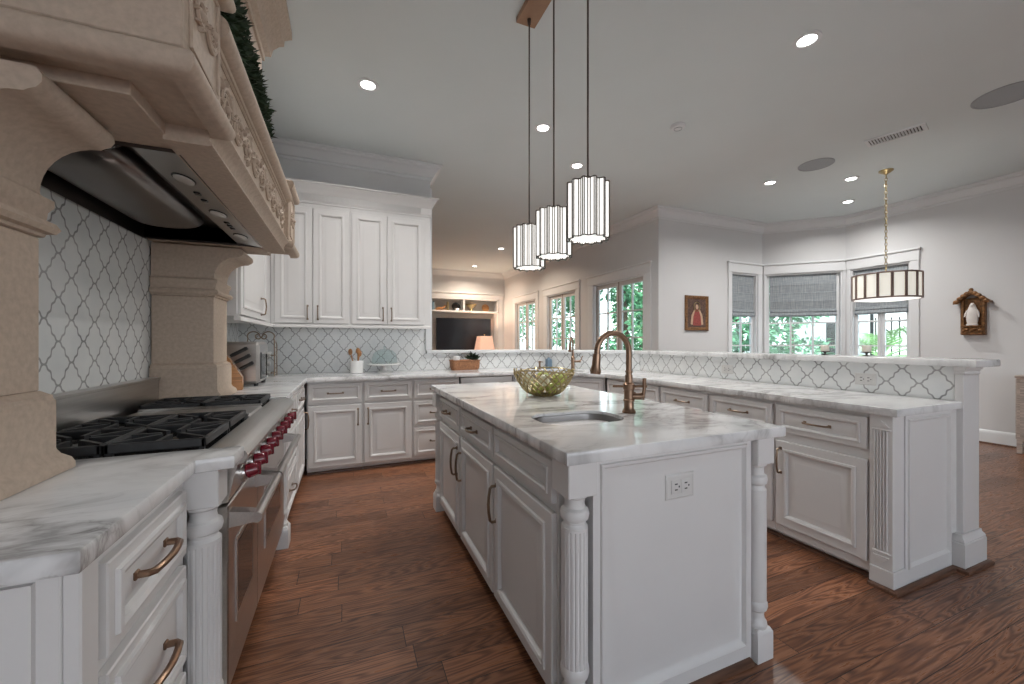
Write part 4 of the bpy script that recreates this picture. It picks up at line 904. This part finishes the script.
# ------------------------------------------------------------------ pendant fixture over the island
t = pf = thing('pendant_light', 'bronze bar ceiling fixture with three pleated glass drum pendants over the island', 'pendant light', (1.008, 1.84, 2.5))
W(B(.946, 1.070, 1.46, 2.205, 3.165, 3.199, .003), 'canopy', 'canopy', pf)
def flute(n, r0, r1, c, z):
    return [(c[0] + (r0 if k % 2 else r1) * math.cos(2 * PI * (k // 2 + (.36 if k % 2 else -.36) * .5 + .25 * (k % 2) * 0) / n), c[1] + (r0 if k % 2 else r1) * math.sin(2 * PI * (k // 2 + (.36 if k % 2 else -.36) * .5) / n), z) for k in range(2 * n)]
def pleat(n, r, dr, c, z):
    out = []
    for k in range(n):
        for a, q in ((-.42, r), (-.14, r - dr), (.14, r - dr), (.42, r)): out.append((c[0] + q * math.cos(2 * PI * (k + a) / n), c[1] + q * math.sin(2 * PI * (k + a) / n), z))
    return out
def plight(y, z0, z1):
    c = (1.008, y); n = 12; r = .094; dr = .016
    body = W(MB().loft([pleat(n, r, dr, c, z0 + .004), pleat(n, r, dr, c, z1 - .004)], False, False), 'glass_shade', 'shade_lit', pf, 0)
    def sub(mb, name, mat): o = mb.build(name, mat, None, 30, tuple(pf.location)); o.parent = body; o.location = (0, 0, 0)
    for z in (z0, z1): sub(MB().tube(pleat(n, r + .001, dr, c, z), .0028, 5, True), 'rim', 'ribm')
    mb = MB()
    for p in pleat(n, r + .001, dr, c, 0): mb.tube([(p[0], p[1], z0), (p[0], p[1], z1)], .0026, 5)
    sub(mb, 'ribs', 'ribm')
    sub(MB().loft([[(c[0] + (r - dr) * k * math.cos(2 * PI * i / 32), c[1] + (r - dr) * k * math.sin(2 * PI * i / 32), z) for i in range(32)] for k, z in ((.98, z0 + .012), (.98, z0 + .008), (.5, z0 + .006))]), 'diffuser', 'shade_lit')
    for i in range(12):
        a = 2 * PI * (i + .5) / 12; sub(MB().ball((c[0] + (r - .008) * math.cos(a), c[1] + (r - .008) * math.sin(a), z0 - .006), .006, 8, 6), 'bead', 'clear')
    mb = MB().tube([(c[0], c[1], z1 - .02), (c[0], c[1], 3.166)], .0045, 8).lathe([(.009, 3.135), (.010, 3.15), (.012, 3.166)], c[0], c[1], 12).lathe([(.013, z1 - .02), (.013, z1 + .012), (.006, z1 + .02)], c[0], c[1], 12)
    for k in range(3):
        a = 2 * PI * k / 3; mb.tube([(c[0], c[1], z1), (c[0] + .09 * math.cos(a), c[1] + .09 * math.sin(a), z1 - .001)], .003, 6)
    W(mb, 'rod', 'ribm', pf)
plight(2.15, 1.682, 1.922); plight(1.846, 1.690, 1.928); plight(1.527, 1.705, 1.955)

# drum chandelier over the breakfast area
cx, cy = 5.69, 2.55
t = ch = thing('drum_chandelier', 'wide drum chandelier of cream glass panels hanging on a brass chain by the bay window', 'chandelier', (cx, cy, 1.73))
n, r = 16, .292
zb, zt = 1.735, 2.005
W(MB().loft([pleat(n, r, .0, (cx, cy), z) for z in (zb, zt)], False, False), 'glass_panels', 'shade_amber', ch, 0)
mb = MB()
for z in (zb, zt):
    mb.loft([[(cx + q * math.cos(2 * PI * i / 48), cy + q * math.sin(2 * PI * i / 48), z + dz) for i in range(49)] for q, dz in ((r + .004, -.009), (r + .010, -.007), (r + .010, .007), (r + .004, .009), (r - .008, .009), (r - .008, -.009), (r + .004, -.009))], False, False, False)
W(mb, 'rings', 'chand', ch)
for k in range(n):
    for s in (-.055, .055):
        a = 2 * PI * (k + .5 + s) / n; W(MB().tube([(cx + (r + .006) * math.cos(a), cy + (r + .006) * math.sin(a), zb), (cx + (r + .006) * math.cos(a), cy + (r + .006) * math.sin(a), zt)], .0075, 6), 'rib', 'chand', ch)
W(MB().lathe([(r - .012, zb - .002), (r - .012, zb - .008), (r * .6, zb - .022), (.001, zb - .026)], cx, cy, 48), 'diffuser', 'shade_lit', ch)
mb = MB()
for k in range(4): a = k * PI / 2 + .4; mb.tube([(cx, cy, zt + .03), (cx + r * math.cos(a), cy + r * math.sin(a), zt)], .005, 6)
mb.lathe([(.02, zt + .01), (.024, zt + .03), (.012, zt + .05), (.006, zt + .07)], cx, cy, 16)
W(mb, 'spider', 'brass', ch)
z = zt + .07; k = 0; mb = MB()
while z < 3.15:
    a = (k % 2) * PI / 2; mb.tube([(cx + .011 * math.cos(q) * math.cos(a), cy + .011 * math.cos(q) * math.sin(a), z + .022 + .024 * math.sin(q)) for q in [2 * PI * i / 10 for i in range(10)]], .0036, 5, True); z += .037; k += 1
W(mb, 'chain', 'brass', ch)
W(MB().lathe([(.006, 3.14), (.012, 3.155), (.045, 3.175), (.065, 3.19), (.066, 3.1995)], cx, cy, 24), 'ceiling_rose', 'brass', ch)

# ------------------------------------------------------------------ ceiling fittings
def can(x, y, lb, warm=False):
    t = thing('recessed_light', lb, 'ceiling light', (x, y, CH), 0, 'recessed ceiling lights')
    MB().lathe([(.080, -.0005), (.079, -.006), (.055, -.009), (.051, -.004), (.051, -.0005)], 0, 0, 32).build('trim_ring', 'trim', t)
    MB().lathe([(.051, -.003), (.045, -.006), (.001, -.007)], 0, 0, 28).build('lens', 'bulb', t)
    ld = bpy.data.lights.new('downlight', 'AREA'); ld.shape = 'DISK'; ld.size = .11; ld.energy = 13 if not warm else 30; ld.color = (1, .97, .94) if not warm else (1, .80, .62); ld.spread = R_(150)
    lo = bpy.data.objects.new('downlight', ld); C_.objects.link(lo); lo.location = (x, y, CH - .012)
can(.154, 3.215, 'recessed ceiling light in front of the wall cabinets'); can(2.754, 1.643, 'recessed ceiling light nearest the viewer over the bar')
can(1.66, 3.244, 'recessed ceiling light seen between the pendant rods'); can(2.365, 3.797, 'recessed ceiling light just behind the nearest pendant rod')
can(4.804, 3.29, 'recessed ceiling light before the painting wall, farthest from the chandelier'); can(5.582, 2.836, 'recessed ceiling light beside the chandelier rose, nearer the vent'); can(6.457, 3.317, 'recessed ceiling light nearest the bay window')
can(2.996, 7.781, 'recessed light in the family room ceiling, nearer the kitchen', True); can(3.058, 9.835, 'recessed light in the family room ceiling, nearer the television', True)
for x, y, rr, lb in ((4.83, 1.40, .19, 'large round speaker grille in the ceiling at the edge of view'), (4.785, 2.761, .165, 'round speaker grille in the ceiling between recessed lights')):
    t = thing('ceiling_speaker', lb, 'speaker', (x, y, CH), 0, 'round ceiling speakers')
    MB().lathe([(rr, -.0005), (rr, -.006), (rr * .94, -.008), (rr * .94, -.0005)], 0, 0, 40).build('bezel', 'grille', t); MB().lathe([(rr * .938, -.004), (rr * .6, -.006), (.001, -.0065)], 0, 0, 40).build('mesh_grille', 'grille', t)
t = thing('ceiling_vent', 'white slotted air vent in the ceiling between the two speakers', 'vent', (4.80, 2.08, CH), R_(-74.5))
MB().box(-.21, .21, -.095, -.07, -.010, -.0005).box(-.21, .21, .07, .095, -.010, -.0005).box(-.21, -.185, -.07, .07, -.010, -.0005).box(.185, .21, -.07, .07, -.010, -.0005).build('frame', 'trim', t)
B(-.186, .186, -.071, .071, -.002, -.0004).build('backing', 'slot', t)
mb = MB()
for k in range(17): x = -.176 + k * .022; mb.loft([[(x, -.07, -.009), (x + .003, -.07, -.010), (x + .012, -.07, -.002), (x + .009, -.07, -.002)], [(x, .07, -.009), (x + .003, .07, -.010), (x + .012, .07, -.002), (x + .009, .07, -.002)]])
mb.build('slats', 'trim', t)
t = thing('smoke_detector', 'small white round smoke detector on the ceiling right of the pendants', 'smoke detector', (2.771, 2.744, CH))
MB().lathe([(.062, -.0005), (.062, -.012), (.052, -.026), (.03, -.032), (.001, -.033)], 0, 0, 28).build('housing', 'trim', t); MB().lathe([(.036, -.031), (.034, -.036), (.030, -.031)], 0, 0, 24).build('sensor_ring', 'grille', t)

# ------------------------------------------------------------------ wall pieces
t = thing('framed_icon', 'small dark framed painting of a robed figure between family room and bay window', 'painting', (4.96, 4.548, 1.683))
def ringf(mb, w, h, rings): return mb.loft([[(-w + i, -d, -h + i), (w - i, -d, -h + i), (w - i, -d, h - i), (-w + i, -d, h - i)] for i, d in rings])
ringf(MB(), .235, .267, [(0, 0), (0, .022), (.012, .030), (.03, .026), (.05, .014), (.055, .010)]).build('frame', 'gilt', t)
B(-.182, .182, -.0125, -.009, -.214, .214).build('painted_panel', 'paint_bg', t)
def flat(mb, pts, y0, y1): return mb.loft([[(x, y0, z) for x, z in pts], [(x, y1, z) for x, z in pts]])
flat(MB(), [(-.115, -.17), (-.10, -.06), (-.055, .03), (-.03, .055), (.03, .055), (.055, .03), (.10, -.06), (.115, -.17), (.06, -.19), (-.06, -.19)], -.0126, -.0145).build('robe', 'robe', t)
flat(MB(), [(-.13, -.17), (-.11, -.03), (-.06, .05), (-.03, .06), (-.075, -.05), (-.09, -.18)], -.0127, -.016).add([(x, y, z) for x, z in [(.13, -.17), (.11, -.03), (.06, .05), (.03, .06), (.075, -.05), (.09, -.18)] for y in (-.0127, -.016)], [(0, 2, 4, 6, 8, 10), (1, 3, 5, 7, 9, 11)] + [(2 * i, 2 * i + 1, (2 * i + 3) % 12, (2 * i + 2) % 12) for i in range(6)]).build('cloak', 'skin', t)
flat(MB(), [(.028 * math.cos(q), .095 + .038 * math.sin(q)) for q in [2 * PI * i / 20 for i in range(20)]], -.0127, -.0155).build('face', 'skin', t)
MB().tube([(.06 * math.cos(q), -.014, .10 + .07 * math.sin(q)) for q in [2 * PI * i / 28 for i in range(28)]], .006, 6, True).build('halo', 'gold', t)
# shrine with statue on the right wall
t = thing('wall_shrine', 'carved gilt wall niche with small roof on the right wall holding a white figure', 'wall shrine', (7.248, 2.365, 1.33), R_(-90))
mb = B(-.105, .105, -.025, 0, 0, .46, .004)
mb.box(-.105, -.075, -.06, -.02, 0, .43, .006).box(.075, .105, -.06, -.02, 0, .43, .006)
mb.build('niche', 'gilt', t)
mb = MB()
mb.loft([[(x, -.11, z), (x, 0, z + .01)] [::1] + [(x, 0, z + .03), (x, -.11, z + .02)] for x, z in ((-.155, .385), (-.10, .425), (-.055, .475), (0, .505), (.055, .475), (.10, .425), (.155, .385))])
for k in range(9):
    f = -1 + k / 4; mb.ball((.13 * f, -.10, .415 + .115 * (1 - abs(f) ** 1.4)), .026, 10, 7, (1.1, .6, 1))
mb.ball((0, -.09, .56), .022, 8, 6)
mb.build('roof', 'gilt', t)
mb = B(-.095, .095, -.085, -.02, .0, .10, .01).box(-.08, .08, -.10, -.02, .10, .118, .004)
for k in range(5): mb.ball((-.07 + .035 * k, -.085, .05 + .018 * (k % 2)), .02, 8, 6)
mb.build('shelf', 'gilt', t)
s = thing('white_statuette', 'white robed statuette standing in the gilt wall niche', 'statuette', (7.248 - .062, 2.365, 1.33 + .1185), R_(-90))
def ell(z, a, b, k=.0, yo=0): return [(a * math.cos(2 * PI * i / 24) * (1 + k * math.cos(12 * 2 * PI * i / 24)), yo + b * math.sin(2 * PI * i / 24) * (1 + k * math.cos(12 * 2 * PI * i / 24)), z) for i in range(24)]
MB().loft([ell(0, .052, .03), ell(.018, .052, .03), ell(.02, .042, .026, .04), ell(.07, .050, .026, .05), ell(.13, .050, .027, .05), ell(.175, .045, .025, .03), ell(.20, .036, .021), ell(.212, .018, .015), ell(.222, .013, .013), ell(.232, .018, .019), ell(.25, .020, .021), ell(.266, .015, .016), ell(.272, .004, .004)]).build('robed_figure', 'plaster', s, 60)
MB().loft([ell(.10, .060, .02, .02, .012), ell(.17, .056, .02, .02, .010), ell(.205, .040, .02, 0, .008), ell(.25, .026, .02, 0, .006), ell(.278, .012, .012, 0, .004)]).build('veil', 'plaster', s, 60)
MB().tube([(-.043, 0, .185), (-.058, -.010, .14), (-.062, -.018, .105)], [.010, .009, .006], 8).tube([(.043, 0, .185), (.058, -.010, .14), (.062, -.018, .105)], [.010, .009, .006], 8).build('arms', 'plaster', s, 60)
# mirrored side cabinet
t = thing('mirrored_sideboard', 'washed wood sideboard with mirrored doors against the right wall', 'sideboard', (7.225, 1.93, 0), R_(-90))
mb = B(0, 1.2, -.33, -.005, .14, .84, .004); mb.build('case', 'frame_tan', t); B(-.012, 1.212, -.345, -.004, .84, .87, .006).build('top', 'frame_tan', t)
for k in range(2):
    d = MB().panel(.03 + k * .575, .595 + k * .575, .17, .82, -.33, [(0, 0), (0, .016), (.045, .018), (.055, .012)]).build('door', 'frame_tan', t)
    B(.088 + k * .575, .537 + k * .575, -.3455, -.341, .23, .76).build('mirror_panel', 'mirror', d)
    MB().ball((.57 + k * .06, -.36, .5), .012, 10, 7).build('knob', 'brass', d)
e = MB(); e.loft([[(-d, -.32 + i, .16 + i), (-d, -.02 - i, .16 + i), (-d, -.02 - i, .83 - i), (-d, -.32 + i, .83 - i)] for i, d in ((0, 0), (0, .008), (.045, .008), (.05, .002))]); e.build('side_panel', 'frame_tan', t)
B(-.004, .0005 - .002, -.262, -.078, .218, .772).build('mirror_panel', 'mirror', t)
for x in (.0, 1.155):
    for y in (-.33, -.05): B(x, x + .045, y, y + .045, 0, .145, .005).build('leg', 'frame_tan', t)

# ------------------------------------------------------------------ family room
t = thing('built_in_bookcase', 'white built-in with open shelf niches over a television recess on the far wall', 'bookcase', (3.02, 10.72, 0))
X0, X1, Yf = -1.02, 1.03, 0
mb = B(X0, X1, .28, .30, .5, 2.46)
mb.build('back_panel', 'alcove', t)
B(X0, X0 + .04, -.05, .28, .5, 2.46, .003).box(X1 - .04, X1, -.05, .28, .5, 2.46, .003).box(-.02, .02, -.03, .28, 2.11, 2.42).box(X0, X1, -.05, .28, 2.42, 2.46, .003).box(X0, X1, -.05, .28, 2.07, 2.11, .003).build('shelves', 'trim', t)
MB().box(X0 - .10, X0 + .02, -.05, -.022, .5, 2.50, .004).box(X1 - .02, X1 + .10, -.05, -.022, .5, 2.50, .004).box(X0 - .12, X1 + .12, -.06, -.022, 2.46, 2.58, .004).box(X0 - .14, X1 + .14, -.09, -.022, 2.58, 2.62, .004).build('face_frame', 'trim', t)
t = thing('television', 'large black flat television in the recess of the far wall', 'television', (3.06, 10.84, 1.44))
B(-.79, .79, -.03, .02, -.47, .47, .006).build('bezel', 'black', t); B(-.775, .775, -.033, -.029, -.45, .455).build('screen', 'screen', t)
t = thing('media_cabinet', 'low white media cabinet below the television', 'cabinet', (3.02, 10.40, 0))
B(-.95, .95, -.20, .25, .0, .56, .004).build('case', 'trim', t); B(-.97, .97, -.22, .26, .56, .60, .006).build('top', 'trim', t)
for k in range(4): d = MB().panel(-.93 + k * .47, -.48 + k * .47, .05, .53, -.20, DOOR).build('door', 'trim', t)
t = thing('table_lamp', 'lit table lamp with a pale tapered fabric shade in front of the television', 'lamp', (3.50, 10.35, .601))
MB().lathe([(.10, 0), (.10, .02), (.04, .04), (.06, .12), (.09, .20), (.06, .29), (.02, .33), (.015, .40)], 0, 0, 24).build('lamp_base', 'ceramic', t)
MB().loft([[(x * k, y * k, z) for x, y in rrect(-.24, .24, -.24, .24, .05)] for k, z in ((1, .38), (.72, .80))], False, False).build('lamp_shade', 'lampshade', t)
MB().lathe([(.006, .40), (.006, .82), (.016, .835), (.012, .85), (.001, .86)], 0, 0, 12).build('finial', 'brass', t)
ll = bpy.data.lights.new('lamp_bulb', 'POINT'); ll.energy = 45; ll.color = (1, .70, .48); ll.shadow_soft_size = .06
lb_ = bpy.data.objects.new('lamp_bulb', ll); C_.objects.link(lb_); lb_.location = (3.50, 10.35, 1.25)
sh = 2.1105; yb = 10.86
r = random.Random(5); x = 2.06
for k, (w, h, m) in enumerate(((.045, .24, 'book1'), (.04, .26, 'book2'), (.05, .23, 'book1'), (.035, .25, 'book3'))):
    b = thing('book', ('blue book at the outer end of the row on the far shelf', 'cream book second in the row on the far shelf', 'shorter blue book third in the row on the far shelf', 'grey book ending the row on the far shelf')[k], 'book', (x + w / 2, yb, sh), 0, 'books on the far shelf')
    B(-w / 2, w / 2, -.09, .08, 0, h, .003).build('cover', m, b); B(-w / 2 + .004, w / 2 - .004, -.084, .0805, .004, h + .0005).build('pages', 'book2', b); x += w + .003
t = thing('carved_horse', 'small dark wood carving lying on the far shelf after the books', 'ornament', (2.40, yb, sh)); MB().tube([(-.13, 0, .03), (-.06, 0, .06), (.04, 0, .06), (.10, 0, .10), (.13, 0, .16)], [.02, .035, .04, .03, .02], 10).box(-.14, .14, -.04, .04, 0, .02, .004).build('carving', 'tan', t)
t = thing('gold_figurine', 'upright gold figurine on the far shelf left of the dark plate', 'ornament', (2.60, yb, sh)); MB().lathe([(.05, 0), (.05, .02), (.025, .04), (.045, .12), (.03, .19), (.035, .23), (.001, .26)], 0, 0, 18).build('figure', 'gold', t)
def plate(x, r_, m, lb, nm):
    t = thing(nm, lb, 'plate', (x, yb, sh)); a = R_(12)
    MB().loft([[(r_ * k * math.cos(q), .04 + d + r_ * (1 + k * math.sin(q)) * math.sin(a), r_ * (1 + k * math.sin(q)) * math.cos(a) + .008) for q in [2 * PI * i / 28 for i in range(28)]] for k, d in ((.3, .012), (1, -.004), (1, -.012), (.7, -.002), (.3, .0))]).build('dish', m, t)
    B(-.05, .05, .0, .09, 0, .008).build('easel', 'ribm', t)
plate(2.85, .12, 'black', 'round dark plate standing beside the shelf divider', 'display_plate'); plate(3.72, .11, 'tan', 'round brown plate standing at the end of the far shelf', 'display_plate')
t = thing('gold_bowl', 'footed gold openwork bowl on the far shelf right of the divider', 'bowl', (3.28, yb, sh)); MB().lathe([(.06, 0), (.05, .03), (.03, .07), (.05, .09), (.15, .17), (.155, .20), (.14, .19), (.001, .10)], 0, 0, 22).build('dish', 'gold', t)

# ------------------------------------------------------------------ outside
def tree(lb, x, y, h, w, n, mat, seed, z0=.3):
    r = random.Random(seed); t = thing('leafy_tree', lb, 'tree', (x, y, -.12), 0, 'trees outside the windows')
    MB().tube([(0, 0, 0), (.05, .02, h * .3), (-.03, .05, h * .6), (.02, 0, h * .9)], [.09, .075, .06, .03], 8).build('trunk', 'bark', t)
    cl = [(r.uniform(-.6, .6) * w, r.uniform(-.6, .6) * w, r.uniform(z0, h - .3), r.uniform(.35, .6) * w) for _ in range(16)]
    def g(r):
        c = r.choice(cl); v = Vector((r.gauss(0, 1), r.gauss(0, 1), r.gauss(0, 1))).normalized(); k = r.uniform(.55, 1) * c[3]
        return (c[0] + v.x * k, c[1] + v.y * k, c[2] + v.z * k), (v.x + r.uniform(-.6, .6), v.y + r.uniform(-.6, .6), v.z * .5 - .3 + r.uniform(-.5, .5))
    mb = MB(); leaves(mb, n, g, .10, .19, .24, r); mb.build('foliage', mat, t, 0)
tree('bushy tree outside the family room window nearest the kitchen', 6.3, 7.9, 4.2, .9, 3000, 'leaf', 1)
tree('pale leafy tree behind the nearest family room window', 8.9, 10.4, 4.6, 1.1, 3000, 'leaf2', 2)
tree('green tree outside the middle family room window', 6.5, 11.2, 4.4, .95, 2800, 'leaf', 3)
tree('green tree outside the farthest family room window', 6.3, 14.6, 4.8, 1.4, 2600, 'leaf', 4)
tree('leafy tree outside the narrow bay window', 8.2, 6.3, 3.8, .8, 3000, 'leaf', 5)
tree('leafy tree outside the left half of the middle bay window', 10.5, 6.65, 4.2, .95, 3600, 'leaf', 6)
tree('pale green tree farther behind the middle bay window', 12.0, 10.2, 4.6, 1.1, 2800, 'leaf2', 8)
t = thing('white_house', 'white stucco house seen through the right half of the middle bay window', 'house', (14.2, 7.6, -.12))
B(-1.0, 3.2, -1.3, .75, 0, 3.4).build('stucco_wall', 'stucco', t); MB().prism_x([(-1.6, 3.4), (1.05, 3.4), (-.25, 4.6)], -1.3, 3.5).build('roof', 'roof', t)
f = B(-1.03, -1.0, -.9, -.2, .9, 2.0).build('window_frame', 'trim', t); B(-1.035, -1.031, -.82, -.28, .98, 1.92).build('pane', 'dark_glass', f)
t = thing('palm_tree', 'fan of pale palm fronds outside the bay window behind the chandelier', 'palm', (10.9, 4.95, -.12))
MB().tube([(0, 0, 0), (.03, 0, .5), (0, .03, 1.0)], [.14, .12, .10], 10).build('trunk', 'bark', t)
r = random.Random(12)
for k in range(13):
    a = 2 * PI * k / 13 + r.uniform(-.15, .15); el = r.uniform(.25, 1.1); L = r.uniform(.85, 1.25); mb = MB(); pts = []
    for i in range(11):
        s_ = i / 10 * L; pts.append(Vector((math.cos(a) * s_ * math.cos(el), math.sin(a) * s_ * math.cos(el), 1.0 + s_ * math.sin(el) - .28 * s_ * s_)))
    mb.tube(pts, [.016 - .0012 * i for i in range(11)], 5)
    for i in range(3, 11):
        for j in range(2):
            f = i - j / 3; p = pts[int(f)].lerp(pts[min(10, int(f) + 1)], f % 1); dn = (pts[i] - pts[i - 1]).normalized(); sd = dn.cross(Vector((0, 0, 1))).normalized()
            for sg in (-1, 1):
                v = (sd * sg + dn * .9 + Vector((0, 0, -.15))).normalized() * (.36 * (1 - .5 * abs(f / 10 - .4))); w_ = dn * .011
                mb.add([p - w_, p + v * .5 - w_ * .8, p + v, p + v * .5 + w_ * .8, p + w_], [(0, 1, 2, 3, 4)])
    mb.build('frond', 'palm', t, 0)
t = thing('garden_gate', 'dark scrolled iron garden gate outside the bay window behind the palm', 'gate', (13.0, 5.55, -.12), R_(-70))
mb = MB()
for k in range(7): mb.tube([(-.45 + k * .15, 0, .05), (-.45 + k * .15, 0, 2.0)], .016, 6)
for z_ in (.15, 1.0, 1.9): mb.tube([(-.5, 0, z_), (.5, 0, z_)], .018, 6)
mb.build('bars', 'iron', t)
mb = MB()
for k in range(3):
    for z_ in (.55, 1.45): mb.tube([(-.3 + k * .3 + (.16 - .012 * i) * math.cos(i * .6), -.01, z_ + (.30 - .022 * i) * math.sin(i * .6)) for i in range(13)], .018, 6)
mb.build('scrolls', 'iron', t)
B(-.56, -.49, -.04, .04, 0, 2.1, .01).build('gate_post', 'iron', t); B(.49, .56, -.04, .04, 0, 2.1, .01).build('gate_post', 'iron', t)
